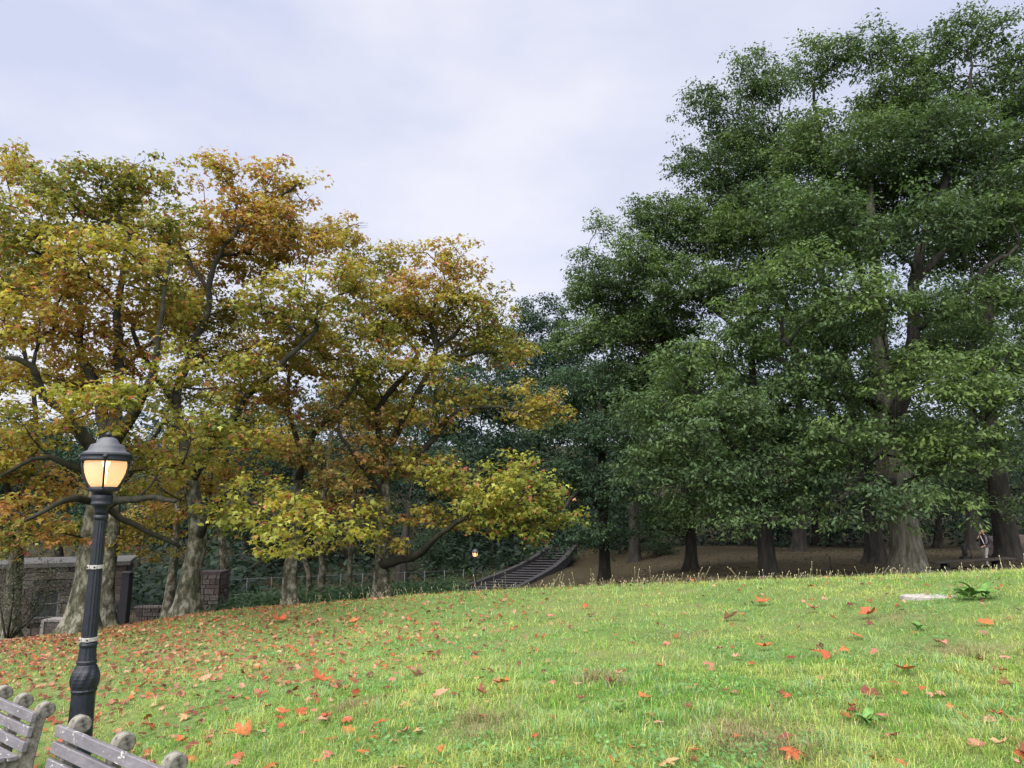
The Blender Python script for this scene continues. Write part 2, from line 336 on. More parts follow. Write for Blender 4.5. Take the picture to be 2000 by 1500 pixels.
# ------------------------------------------------------------------ leaf templates (unit width, tip along +y, normal +z)
def fan(V): V = np.array(V, float); n = len(V); return V, np.array([(0, i, i + 1) for i in range(1, n - 1)])
PLANE = fan([(0, -.38, 0), (.22, -.42, -.03), (.52, -.10, -.09), (.24, -.02, .02), (.44, .36, -.07), (.13, .20, .03), (0, .60, -.08), (-.13, .20, .03), (-.44, .36, -.07), (-.24, -.02, .02), (-.52, -.10, -.09), (-.22, -.42, -.03)])
PLANE_LO = fan([(0, -.42, 0), (.52, -.10, -.08), (.19, .10, .02), (.05, .62, -.06), (-.19, .10, .02), (-.52, -.10, -.08)])
PLANE_MD = fan([(0, -.4, 0), (.5, -.12, -.08), (.2, .04, .02), (.32, .4, -.05), (0, .58, -.06), (-.32, .4, -.05), (-.2, .04, .02), (-.5, -.12, -.08)])
OAK = fan([(0, -.5, 0), (.30, -.12, -.05), (.09, .02, .02), (.26, .34, -.05), (0, .55, -.05), (-.26, .34, -.05), (-.09, .02, .02), (-.30, -.12, -.05)])
OAK_LO = fan([(0, -.5, 0), (.24, .05, -.03), (0, .55, -.05), (-.24, .05, -.03)])
def unit(a): return a / np.maximum(np.linalg.norm(a, axis=-1, keepdims=True), 1e-9)
def place(tpl, pos, nrm, tip, size, col):
    V, T = tpl; z = unit(nrm); y = tip - (tip * z).sum(-1, keepdims=True) * z; y = unit(y); x = np.cross(y, z)
    W = pos[:, None] + (V[None, :, 0:1] * x[:, None] + V[None, :, 1:2] * y[:, None] + V[None, :, 2:3] * z[:, None]) * size[:, None, None]
    n = len(pos); TT = T[None] + (np.arange(n) * len(V))[:, None, None]
    return W.reshape(-1, 3), TT.reshape(-1, 3), np.repeat(col, len(V), 0)
def vnoise(p, s, o=0.0):
    return np.array([mnoise.noise((a * s + o, b * s, c * s)) for a, b, c in p])

# ------------------------------------------------------------------ tree builder
def smoothpoly(pts, step=.35, jit=.0):
    pts = np.array(pts, float); out = []
    m = len(pts)
    for i in range(m - 1):
        p0, p1, p2, p3 = pts[max(i - 1, 0)], pts[i], pts[i + 1], pts[min(i + 2, m - 1)]
        k = max(2, int(np.linalg.norm(p2[:3] - p1[:3]) / step))
        for j in range(k):
            t = j / k; out.append(.5 * ((2 * p1) + (-p0 + p2) * t + (2 * p0 - 5 * p1 + 4 * p2 - p3) * t * t + (-p0 + 3 * p1 - 3 * p2 + p3) * t ** 3))
    out.append(pts[-1]); return np.array(out)
class Tree:
    def __init__(s, base, trunk, limbs, blobs, kind, seed, pr=.78, dens=1.0, npl=110, leaf=.145, lo=False, pymax=1085, flare=1.5, trunkmat=None, limbmat=None, pal=None, shell=.5, minz=-9):
        s.rng = np.random.default_rng(seed); random.seed(seed); s.kind = kind; s.pr = pr; s.npl = npl; s.leaf = leaf; s.lo = lo; s.pal = pal
        s.base = base; Y = base[2]; b3 = P(*base); b3[2] = hz(b3[0], b3[1]) - .12
        s.root = b3; s.flare = flare; s.tm = trunkmat; s.lm = limbmat; s.seed = seed
        W = lambda q: np.append(P(q[0], q[1], Y + q[2]), q[3] * (.43 if kind == 'plane' else .5) * (Y + q[2]) / FPX)
        tp = [np.append(b3, trunk[0][3] * .5 * Y / FPX)] + [W(q) for q in trunk[1:]]
        s.trunk = smoothpoly(tp, .3)
        s.nodes = [p[:3] for p in s.trunk]; s.rad = [p[3] for p in s.trunk]; s.par = [-1] + list(range(len(s.trunk) - 1)); s.fix = [True] * len(s.trunk)
        s.chains = [list(range(len(s.trunk)))]
        for lb in limbs:
            q = [W(a) for a in lb]; d = np.linalg.norm(np.array(s.nodes) - q[0][:3], axis=1); a = int(np.argmin(d))
            q[0] = np.append(s.nodes[a], min(s.rad[a] * .85, q[0][3])); pl = smoothpoly(q, .35); ch = [a]; pr_ = a
            for p in pl[1:]:
                p = p + np.append(s.rng.normal(0, .03, 3), 0); s.nodes.append(p[:3]); s.rad.append(p[3]); s.par.append(pr_); s.fix.append(True); pr_ = len(s.nodes) - 1; ch.append(pr_)
            s.chains.append(ch)
        s.pymax = pymax; s.puffs(blobs, Y, dens, shell); s.connect()
    def puffs(s, blobs, Y, dens, shell):
        allp = []
        for (px, py, dy, rx, ry) in blobs:
            c = P(px, py, Y + dy); k = (Y + dy) / FPX; r = np.array([rx * k, min(max(rx, ry * .6) * k * .85, rx * k * 1.1), ry * k])
            r = np.maximum(r - (.36 if s.kind == 'plane' else .36) * s.pr * np.array([1, 1, .8]), .35 * s.pr)
            n = max(6, int(dens * 4.19 * r.prod() / (s.pr ** 3 * .42)))
            n = min(n, int(dens * 11 * (r[0] * r[2] + r[0] * r[1] + r[1] * r[2]) / (s.pr ** 2)) + 4)
            u = unit(s.rng.normal(size=(n, 3))); u[:, 2] = np.where(u[:, 2] < -.2, u[:, 2] * .6, u[:, 2])
            q = c + u * r * (s.rng.random((n, 1)) ** (1 / (3 * (1 + shell)))) ; allp.append(q)
        p = np.concatenate(allp); keep = []
        for i in range(len(p)):
            if keep and (((p[keep] - p[i]) / np.array([1, 1, .75])) ** 2).sum(1).min() < (s.pr * (.70 if s.kind == 'plane' else .59)) ** 2: continue
            v_ = p[i] - np.array([0, 0, EYE]); py_ = 750 - (v_ @ CU) / (v_ @ CF) * FPX
            if p[i, 2] < hz(p[i, 0], p[i, 1]) + 1.0 or py_ > s.pymax: continue
            px_ = 1000 + v_[0] / (v_ @ CF) * FPX
            if (px_ < -110 or px_ > 2110) and s.rng.random() < .6: continue
            keep.append(i)
        s.pf = p[keep]
    def connect(s):
        base = np.array(s.nodes); d0 = np.sqrt(((s.pf[:, None] - base[None, len(s.trunk) // 2:]) ** 2).sum(-1)).min(1); order = np.argsort(d0)
        NN = np.zeros((len(s.nodes) + 40 * len(s.pf) + 50, 3)); n = len(s.nodes); NN[:n] = base; PLn = np.zeros(len(NN)); start = max(2, int(len(s.trunk) * .45))
        for i in range(1, n): PLn[i] = PLn[s.par[i]] + np.linalg.norm(NN[i] - NN[s.par[i]])
        ends = []
        for k in order:
            q = s.pf[k]; v = q - NN[start:n]; d = np.sqrt((v ** 2).sum(1)); up = v[:, 2] / np.maximum(d, .01)
            a = start + int(np.argmin(d * (1 + .35 * np.clip(.15 - up, 0, 1)) + .22 * PLn[start:n])); A = NN[a]; D = np.linalg.norm(q - A)
            pv = A - NN[s.par[a]] if s.par[a] >= 0 else np.array([0, 0, 1.]); pv = pv / max(np.linalg.norm(pv), 1e-6)
            c1 = A + (pv * .5 + (q - A) / max(D, .01) * .5) * D * .35 + np.array([0, 0, .06 * D]); m = max(2, int(D / .38)); pr_ = a; ch = [a]
            wob = s.rng.normal(0, .05, (m, 3)) * min(1, D)
            for j in range(1, m + 1):
                t = j / m; p = (1 - t) ** 2 * A + 2 * t * (1 - t) * c1 + t * t * q + (wob[j - 1] if j < m else 0)
                NN[n] = p; s.par.append(pr_); s.rad.append(0); s.fix.append(False); PLn[n] = PLn[pr_] + np.linalg.norm(p - NN[pr_]); pr_ = n; ch.append(n); n += 1
            ends.append(n - 1); s.chains.append(ch)
        s.nodes = NN[:n]; acc = np.zeros(n); acc[ends] += .013 ** 2.35
        for i in range(n - 1, 0, -1): acc[s.par[i]] += acc[i]
        pipe = acc ** (1 / 2.35); s.rad = np.array([max(r, .0) if f else max(pp, .010) for r, f, pp in zip(s.rad, s.fix, pipe)])
    def build(s, name, label, cat='tree', group=None):
        root = empty(name, tuple(s.root), label=label, cat=cat, group=group); o = s.root
        # trunk
        t = MB(); tr = s.trunk; nn = 18; m = len(tr); vs = []; z0 = s.root[2]
        ph = s.rng.random(4) * 6
        for i, p in enumerate(tr):
            hgt = p[2] - z0; fl = 1 + (s.flare - 1) * math.exp(-max(hgt - .1, 0) / .32); d = tr[min(i + 1, m - 1)][:3] - tr[max(i - 1, 0)][:3]; d = Vector(d).normalized()
            u = Vector((1, 0, 0)); u = (u - d * u.dot(d)).normalized(); v = d.cross(u)
            for k in range(nn):
                a = 2 * math.pi * k / nn; rr = p[3] * fl * (1 + .05 * math.sin(3 * a + ph[0] + hgt * .4) + .03 * math.sin(5 * a + ph[1]) + (fl - 1) * .28 * math.sin(5 * a + ph[2]) + .05 * mnoise.noise((math.cos(a) * 1.3, math.sin(a) * 1.3, hgt * 1.1 + ph[3])))
                vs.append(Vector(p[:3]) + (u * math.cos(a) + v * math.sin(a)) * rr - Vector(o))
        fs = [(i * nn + k, i * nn + (k + 1) % nn, (i + 1) * nn + (k + 1) % nn, (i + 1) * nn + k) for i in range(m - 1) for k in range(nn)] + [tuple((m - 1) * nn + k for k in range(nn))]
        t.add(vs, fs, True); t.build('trunk', s.tm, root)
        # branches: every chain a tapering tube
        b = MB()
        for ch in s.chains[1:]:
            pts = s.nodes[ch] - o; rr = s.rad[ch].copy(); rr[0] = min(rr[0], rr[1] * 1.35 if len(rr) > 1 else rr[0]); mxr = rr.max(); n = 9 if mxr > .12 else 6 if mxr > .04 else 4
            if s.lo and mxr < .03: n = 3
            b.tube(pts, rr, n)
        for q in s.pf - o:                                     # twigs through each puff
            for _ in range(2 if s.lo else 5):
                e = q + np.clip(s.rng.normal(0, .42, 3), -.7, .7) * s.pr * np.array([1, 1, .6]); mid = (q + e) / 2 + s.rng.normal(0, .06, 3); b.tube([q, mid, e], [.011, .008, .004], 3)
        b.build('branches', s.lm, root, kind='stuff')
        # crown
        V, T, C = s.leaves(); me = mesh_np('crown', V - o, T, M['plane_leaf' if s.kind == 'plane' else 'oak_leaf'], C); tag(lk(bpy.data.objects.new('crown', me), root), kind='stuff')
        return root
    def leaves(s):
        r = s.rng; np_ = len(s.pf); ns = 4; K = np_ * ns; n1 = max(4, int(s.npl / ns)); n = K * n1
        sub = np.repeat(s.pf, ns, 0) + r.normal(0, 1, (K, 3)) * np.array([.42, .42, .30]) * s.pr; rc = np.repeat(r.uniform(.42, .85, K) * s.pr, n1)[:, None]; cc = np.repeat(sub, n1, 0)
        u = unit(r.normal(size=(n, 3))); u[:, 2] = u[:, 2] * .8 + .22; rho = r.random((n, 1)) ** .5 * np.where(r.random((n, 1)) < .15, 1.3, 1); pos = cc + u * rho * rc * np.array([1, 1, .6])
        nrm = unit(u * .55 + np.array([0, 0, .6]) + r.normal(0, .42, (n, 3))); tip = unit(u * np.array([1, 1, .3]) + np.array([0, 0, -.55]) + r.normal(0, .5, (n, 3))); size = s.leaf * r.uniform(.6, 1.3, n)
        pos[:, 2] -= (u[:, 0] ** 2 + u[:, 1] ** 2) * rho[:, 0] ** 2 * rc[:, 0] * .25
        pn = vnoise(s.pf, .23, s.seed * 7.1); pn2 = vnoise(s.pf, .55, s.seed * 3.3); sn = r.normal(0, .25, K)
        tone = np.repeat(np.repeat(pn, ns) * 1.1 + np.repeat(pn2, ns) * .7 + sn, n1) + r.normal(0, .22, n)
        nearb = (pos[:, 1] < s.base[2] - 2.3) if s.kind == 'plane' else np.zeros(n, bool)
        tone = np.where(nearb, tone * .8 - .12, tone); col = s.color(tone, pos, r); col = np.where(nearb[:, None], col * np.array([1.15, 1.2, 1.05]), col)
        tpl = {'plane': PLANE_LO, 'oak': OAK_LO}[s.kind]
        return place(tpl, pos, nrm, tip, size, col)
    def color(s, t, pos, r):
        n = len(t); br = r.uniform(.75, 1.25, (n, 1))
        if s.kind == 'plane':
            pal = np.array(s.pal if s.pal is not None else [(.13, .165, .035), (.20, .21, .038), (.29, .27, .042), (.35, .28, .045), (.35, .20, .045), (.28, .125, .045), (.22, .075, .045)])
            u = np.clip(.33 + t * .36, 0, 1) * (len(pal) - 1); i = np.clip(u.astype(int), 0, len(pal) - 2); f = (u - i)[:, None]; c = pal[i] * (1 - f) + pal[i + 1] * f
            k = r.random(n); c = np.where((k < .05)[:, None], np.array([.40, .17, .07]), c); c = np.where(((k > .05) & (k < .09))[:, None], np.array([.26, .07, .06]), c); c = np.where(((k > .09) & (k < .15))[:, None], np.array([.38, .39, .09]), c)
            g_ = c @ np.array([.3, .6, .1]); return (c * .94 + g_[:, None] * .06) * np.array([1.0, 1.0, 1.0]) * br
        pal = np.array(s.pal if s.pal is not None else [(.05, .085, .044), (.076, .122, .05), (.108, .165, .055), (.16, .225, .062)])
        u = np.clip(.42 + t * .38, 0, 1) * (len(pal) - 1); i = np.clip(u.astype(int), 0, len(pal) - 2); f = (u - i)[:, None]; c = pal[i] * (1 - f) + pal[i + 1] * f
        return c * br

# ------------------------------------------------------------------ plane trees (autumn), depth in metres, all sizes from the photograph
GP = 'autumn plane trees along the crest'
def planes():
    pm, lm = M['plane_bark'], M['limb_bark']
    Tree((155, 1245, 20), [(155, 1245, 0, 62), (168, 1150, 0, 54), (182, 1040, 0, 48), (200, 940, 0, 46), (212, 870, 0, 46)],
         [[(205, 900, 0, 34), (150, 830, -.6, 27), (80, 760, -1.2, 20), (60, 715, -1.6, 16), (10, 700, -2, 10)],
          [(210, 880, 0, 34), (200, 790, .6, 26), (160, 690, 1, 18), (160, 600, 1.2, 12), (120, 520, 1.2, 8)],
          [(214, 870, 0, 36), (265, 800, -.3, 24), (300, 720, -.8, 17), (310, 640, -1, 12), (330, 500, -1, 7)],
          [(215, 880, 0, 32), (230, 760, .4, 24), (232, 600, .6, 16), (250, 460, .5, 10)],
          [(205, 990, 0, 20), (150, 975, -1.2, 15), (110, 985, -1.8, 12), (50, 1020, -2.4, 8)],
          [(205, 995, 0, 22), (250, 976, -1.4, 16), (300, 973, -2, 13), (345, 978, -2.5, 9)],
          [(205, 930, 0, 22), (130, 905, -1, 14), (65, 895, -1.6, 10), (0, 930, -2, 7)],
          [(210, 1000, .3, 16), (290, 1040, .8, 12), (350, 1070, 1.2, 8)]],
         [(150, 385, .5, 120, 85), (275, 370, .8, 80, 75), (70, 470, -.5, 120, 90), (200, 520, -1.2, 120, 90), (60, 620, -1.5, 110, 80), (300, 560, 0, 90, 80),
          (330, 715, -2.2, 70, 60), (230, 790, -2, 110, 55), (60, 830, -1.5, 110, 60), (390, 830, -1.5, 80, 70), (60, 1000, -1.2, 70, 55), (160, 640, 1.2, 90, 60), (105, 1060, -1, 55, 40), (70, 1130, -2.5, 34, 26), (330, 900, -1, 70, 50), (40, 320, 1, 45, 45), (320, 450, .6, 80, 70), (250, 640, 1.6, 80, 60), (120, 740, 1.4, 90, 60), (330, 640, 1, 60, 60), (10, 740, .5, 80, 60), (270, 900, 1.4, 70, 60), (190, 690, .4, 70, 50), (250, 700, 2, 80, 60), (100, 660, 1.6, 80, 60), (30, 540, 1, 80, 70), (200, 440, 1.4, 90, 70)],
         'plane', 3, trunkmat=pm, limbmat=lm, flare=1.45, npl=150, dens=1.15).build('plane_tree', 'large mottled plane tree rising straight behind the near lamp post', group=GP)
    Tree((362, 1212, 23), [(362, 1212, 0, 52), (370, 1130, 0, 44), (385, 1050, 0, 38), (375, 960, -.2, 32), (365, 880, -.4, 28)],
         [[(370, 900, 0, 26), (345, 790, 0, 20), (375, 680, 0, 18), (408, 610, 0, 16), (412, 540, 0, 13), (440, 480, 0, 11), (490, 420, .2, 8), (590, 355, .2, 5)],
          [(345, 800, 0, 16), (255, 640, -.5, 10), (320, 600, -.4, 8)],
          [(385, 1040, 0, 20), (450, 960, -1.5, 16), (520, 1000, -3.2, 11), (600, 1010, -4.5, 8)],
          [(370, 930, 0, 22), (480, 780, -1, 16), (560, 700, -1.4, 13), (620, 640, -1.2, 9)],
          [(412, 560, 0, 10), (350, 480, .4, 7), (330, 420, .5, 5)]],
         [(440, 350, .3, 75, 50), (550, 350, .4, 60, 50), (420, 440, 0, 90, 70), (530, 460, .3, 90, 75), (600, 400, .5, 32, 45), (400, 600, .8, 85, 70), (560, 590, -1.4, 110, 75), (660, 560, -1.2, 85, 70),
          (470, 720, -1.6, 90, 60), (470, 860, -1.4, 90, 65), (330, 960, -.6, 60, 50), (500, 960, -3.6, 65, 40), (590, 990, -4.6, 85, 55), (650, 1030, -5, 56, 42), (560, 1020, -5.2, 80, 45), (480, 1000, -4, 60, 45), (530, 1050, -4.4, 60, 30), (440, 1010, -2.6, 55, 40), (470, 500, 1.6, 100, 90), (340, 520, 1.6, 80, 70), (410, 690, 1.6, 80, 60), (560, 480, 1.6, 80, 80), (480, 780, 1.5, 90, 60), (620, 470, 1, 50, 60), (400, 930, 1, 70, 60), (580, 660, 1, 90, 70), (370, 620, 1.8, 80, 60), (450, 620, 1.6, 80, 60), (500, 400, 1, 80, 50), (640, 700, 1.4, 80, 60)],
         'plane', 5, trunkmat=pm, limbmat=lm, npl=150, dens=1.05).build('plane_tree', 'plane tree beside the square stone pillar with a low bright yellow bough', group=GP)
    Tree((745, 1180, 26.5), [(745, 1180, 0, 38), (745, 1100, 0, 32), (750, 1010, 0, 26), (752, 940, 0, 24), (760, 860, 0, 20)],
         [[(745, 1105, 0, 24), (800, 1090, -1, 18), (835, 1068, -1.6, 15), (862, 1042, -2, 12), (930, 1000, -3, 9), (1000, 960, -3.4, 7)],
          [(752, 930, 0, 20), (800, 900, 0, 16), (850, 850, -.4, 13), (890, 805, -.6, 11), (930, 795, -.6, 9), (1000, 800, -.8, 6), (1060, 800, -.8, 5)],
          [(755, 900, 0, 18), (740, 800, 0, 14), (800, 720, 0, 12), (815, 690, 0, 10), (780, 640, 0, 7)],
          [(758, 870, 0, 18), (820, 760, .4, 14), (850, 680, .4, 12), (845, 620, .4, 9), (860, 560, .4, 6)],
          [(850, 680, .4, 10), (900, 640, .4, 8), (935, 600, .4, 5)], [(850, 690, .2, 9), (930, 690, 0, 6), (1000, 690, 0, 4)],
          [(752, 980, 0, 16), (700, 900, -1, 12), (660, 840, -1.6, 8)]],
         [(780, 520, .4, 80, 50), (880, 520, .3, 68, 52), (830, 590, -.2, 110, 60), (940, 610, .2, 65, 60), (970, 690, .2, 72, 55), (700, 640, -1, 90, 70), (760, 720, -1.4, 90, 60), (850, 730, -1.6, 50, 40), (690, 500, 1, 50, 50),
          (930, 770, 0, 80, 35), (1040, 790, -.4, 72, 52), (820, 810, -.8, 70, 45), (1010, 925, -3.4, 78, 50), (960, 1000, -3.2, 90, 60), (1060, 1000, -3.4, 85, 58), (1000, 970, -4, 90, 60), (1075, 960, -3.4, 50, 45), (930, 940, -3, 50, 50), (1115, 1025, -3.4, 42, 24), (1010, 1050, -3.2, 60, 28), (870, 950, -2, 75, 50), (770, 1000, -1, 60, 45), (720, 1050, -1.4, 60, 42), (870, 1020, -1.4, 50, 30), (780, 630, 1.4, 100, 70), (900, 660, 1.4, 90, 60), (700, 560, .6, 70, 60), (760, 800, 1.4, 80, 60), (700, 760, .8, 70, 60), (830, 900, -.5, 60, 45), (760, 910, 0, 60, 50)],
         'plane', 8, trunkmat=pm, limbmat=lm, npl=150, leaf=.145, dens=1.05).build('plane_tree', 'plane tree with a long low arm bending out to the right', group=GP)
    Tree((568, 1190, 25.5), [(568, 1190, 0, 34), (566, 1120, 0, 30), (575, 1060, 0, 25), (580, 960, .2, 20), (590, 880, .2, 17)],
         [[(580, 940, 0, 16), (610, 850, 0, 14), (660, 800, -.3, 10), (700, 740, -.4, 7)], [(585, 900, 0, 14), (560, 780, .6, 10), (580, 660, .8, 7)]],
         [(640, 470, .6, 60, 55), (600, 700, .4, 80, 60), (640, 820, -.4, 70, 50), (590, 900, -.4, 75, 50), (650, 930, -1, 50, 50), (690, 440, 1, 30, 35), (540, 780, .4, 60, 50), (500, 700, 1.6, 70, 70), (690, 900, 0, 55, 55), (620, 980, 0, 60, 45), (740, 830, .6, 60, 60)],
         'plane', 13, trunkmat=pm, limbmat=lm, npl=150, dens=1.05, pal=[(.18, .19, .06), (.28, .24, .07), (.36, .25, .07), (.37, .2, .07), (.32, .15, .07), (.26, .1, .07)]).build('plane_tree', 'rusty plane tree with a knotted trunk at the edge of the ivy', group=GP)
    Tree((25, 1180, 26), [(25, 1180, 0, 34), (32, 1080, 0, 28), (45, 1000, 0, 22), (60, 900, 0, 17)],
         [[(45, 1000, 0, 16), (20, 960, -.5, 13), (5, 880, -1, 9)], [(58, 930, 0, 14), (70, 800, 0, 10), (20, 560, 0, 8), (20, 400, 0, 5)]],
         [(10, 330, .3, 55, 60), (-110, 460, 0, 140, 130), (-90, 700, -1, 130, 110), (10, 560, 1.5, 80, 90), (-40, 900, -1.4, 120, 80), (40, 1060, -1.5, 60, 40), (-60, 1060, -1.5, 70, 60), (110, 960, .8, 60, 60)],
         'plane', 17, trunkmat=pm, limbmat=lm, npl=150, dens=1.0).build('plane_tree', 'plane tree cut off by the left edge, in front of the stone house', group=GP)
    Tree((208, 1232, 23), [(208, 1232, 0, 34), (210, 1140, 0, 29), (222, 1050, 0, 25), (226, 960, .2, 22), (232, 860, .5, 17), (232, 740, .8, 13)],
         [[(226, 960, 0, 12), (300, 860, 1, 9), (340, 760, 1.4, 6)]],
         [(260, 440, 2.4, 80, 70), (120, 560, 2.4, 80, 70), (250, 940, 1, 70, 45), (260, 1040, .8, 70, 38), (290, 1080, 1.2, 40, 28), (150, 1040, 1.6, 60, 40), (330, 640, 2.2, 70, 60), (170, 760, 2, 80, 60), (380, 760, 1.5, 60, 60)],
         'plane', 19, trunkmat=pm, limbmat=lm, npl=150, dens=1.0).build('plane_tree', 'slender plane tree with a spiralling trunk just behind the lamp post', group=GP)
    for j, (b, tr, bl, lab) in enumerate([
        ((326, 1195, 32), [(326, 1195, 0, 22), (338, 1110, 0, 18), (345, 1020, 0, 15), (350, 900, 0, 12)], [(300, 1010, 0, 80, 50), (360, 870, 0, 80, 70), (330, 1090, -1, 60, 22), (420, 940, 0, 60, 60)], 'thin plane tree standing in the gateway left of the stone pillar'),
        ((436, 1178, 33), [(436, 1178, 0, 20), (438, 1110, 0, 18), (432, 1030, 0, 15), (430, 900, 0, 11)], [(440, 860, 0, 90, 70), (440, 990, 0, 70, 45), (540, 860, 0, 70, 60)], 'plane tree rising just right of the stone pillar'),
        ((602, 1172, 34), [(602, 1172, 0, 15), (603, 1120, 0, 12), (580, 1060, 0, 10), (560, 980, 0, 8)], [(560, 960, 0, 70, 50), (640, 980, 0, 60, 50), (560, 860, 0, 60, 50)], 'forked young plane tree behind the wire fence'),
        ((625, 1160, 32), [(625, 1160, 0, 16), (630, 1100, 0, 14), (622, 1040, 0, 12), (640, 920, 0, 10), (650, 800, .5, 7)], [(640, 740, 1, 70, 60), (700, 840, 1, 60, 50), (640, 1040, 0, 50, 26), (730, 900, .6, 60, 50)], 'bent plane tree between the knotted trunk and the long armed tree'),
        ((682, 1162, 33), [(682, 1162, 0, 13), (684, 1100, 0, 11), (690, 1000, 0, 10), (700, 860, 0, 7)], [(690, 800, .4, 60, 60), (700, 930, .4, 50, 40), (760, 780, 1, 70, 50)], 'thin dark plane tree behind the fence, left of the long armed tree')]):
        Tree(b, tr, [], bl, 'plane', 30 + j, trunkmat=pm, limbmat=lm, npl=80, dens=.6, lo=True, leaf=.18, pr=.95).build('plane_tree', lab, group=GP)
planes()

# ------------------------------------------------------------------ oaks
GO = 'dark green oaks beyond the crest'
def oaks():
    om, dm = M['oak_bark'], M['dark_bark']
    K = dict(kind='oak', trunkmat=om, limbmat=dm, leaf=.185, npl=150, pymax=1036)
    Tree((1777, 1124, 31), [(1777, 1124, 0, 66), (1768, 1040, 0, 52), (1750, 960, 0, 47), (1735, 880, 0, 44), (1725, 800, 0, 42), (1718, 700, 0, 34), (1712, 560, 0, 26), (1700, 400, 0, 16), (1700, 240, 0, 8)],
         limbs=[[(1730, 850, 0, 34), (1770, 760, -1, 28), (1784, 640, -1.5, 24), (1790, 520, -1.5, 20), (1830, 400, -1.5, 14), (1880, 250, -1.5, 9), (1900, 120, -1.5, 5)],
                [(1784, 640, -1.5, 20), (1860, 600, -2.5, 16), (1920, 530, -3, 11), (1990, 480, -3, 7)],
                [(1725, 800, 0, 24), (1640, 740, -2, 18), (1560, 690, -3, 14), (1530, 660, -3.4, 10)],
                [(1715, 640, 0, 22), (1660, 470, 1, 16), (1620, 330, 1.5, 11), (1590, 200, 1.5, 6)],
                [(1722, 760, 0, 22), (1600, 780, -1, 14), (1520, 750, -1.5, 10)],
                [(1750, 960, 0, 20), (1840, 900, -2.4, 14), (1900, 880, -3.5, 9)], [(1745, 950, 0, 18), (1680, 930, -3, 13), (1640, 980, -4.4, 8)],
                [(1780, 560, -1.5, 14), (1900, 420, 0, 10), (1960, 260, 0, 6)]],
         blobs=[(1905, 78, -1, 85, 70), (1975, 170, -1, 90, 110), (1800, 115, 0, 80, 75), (1690, 105, .8, 75, 65), (1600, 130, 1.5, 68, 78), (1860, 280, -2, 110, 95), (1720, 300, -1, 110, 100), (1590, 290, 1, 95, 95),
                (1960, 400, -2, 110, 100), (1840, 440, -4, 100, 80), (1600, 420, -3, 100, 70), (1520, 400, 0, 70, 70), (1700, 480, -3, 90, 60), (1560, 540, -4, 110, 60), (1680, 600, -5, 120, 65), (1480, 600, -3.5, 80, 60), (1820, 600, -4, 90, 60), (1950, 570, -3, 90, 60),
                (1750, 730, -4, 80, 60), (1830, 750, -6, 100, 65), (1920, 770, -6, 100, 75), (1980, 700, -5, 80, 60), (1600, 740, -4, 90, 55), (1650, 850, -5, 80, 45), (1900, 870, -6, 90, 50), (1720, 960, -6, 80, 45), (1660, 1010, -6, 55, 24), (1760, 1000, -6.5, 65, 26), (1830, 990, -5.5, 60, 32), (1560, 860, -3, 80, 50), (1780, 220, 1, 120, 80), (1650, 390, 2, 110, 80), (1780, 380, 2, 110, 80), (1900, 500, 1, 110, 70), (1620, 650, 1, 110, 60), (1860, 680, 1, 100, 60), (1950, 880, -4, 70, 50), (1960, 300, 1.5, 90, 80), (1740, 860, -4.5, 90, 50), (1820, 910, -5, 80, 40), (1660, 760, -3, 90, 50), (1600, 950, -4, 70, 40), (1740, 210, .5, 90, 70), (1640, 480, 0, 110, 80)],
         seed=51, pr=.95, dens=2.1, flare=1.55, **K).build('oak_tree', 'massive oak with a broad flaring trunk left of the picnic table', group=GO)
    K['npl'] = 140; K['trunkmat'] = dm
    Tree((1503, 1138, 30), [(1503, 1138, 0, 34), (1494, 1060, 0, 30), (1486, 990, 0, 27), (1478, 920, 0, 22), (1470, 800, 0, 17), (1470, 680, 0, 10)],
         limbs=[[(1478, 920, 0, 16), (1420, 860, -1, 12), (1395, 800, -1.5, 9), (1330, 740, -2, 6)], [(1475, 860, 0, 14), (1540, 790, -1, 10), (1570, 760, -1, 7)], [(1480, 960, 0, 12), (1400, 950, -2, 8), (1340, 920, -3, 5)]],
         blobs=[(1450, 680, -1, 100, 60), (1340, 720, -2, 90, 55), (1260, 790, -2.5, 75, 55), (1420, 800, -3, 110, 55), (1540, 780, -2, 80, 50), (1320, 860, -3, 90, 50), (1260, 930, -2.8, 65, 50), (1420, 930, -3.6, 100, 45), (1550, 910, -3, 90, 45), (1450, 1010, -3.6, 85, 32), (1340, 980, -2.5, 70, 40), (1570, 990, -2.5, 70, 32), (1430, 1040, -3, 40, 20), (1380, 760, 1, 110, 60), (1500, 860, 1, 110, 60), (1300, 800, 1, 90, 60), (1490, 960, -1, 90, 45), (1620, 930, -1, 60, 45)],
         seed=53, pr=.95, dens=2.1, **K).build('oak_tree', 'oak with a bare dark trunk leaning left, alone on the crest', group=GO)
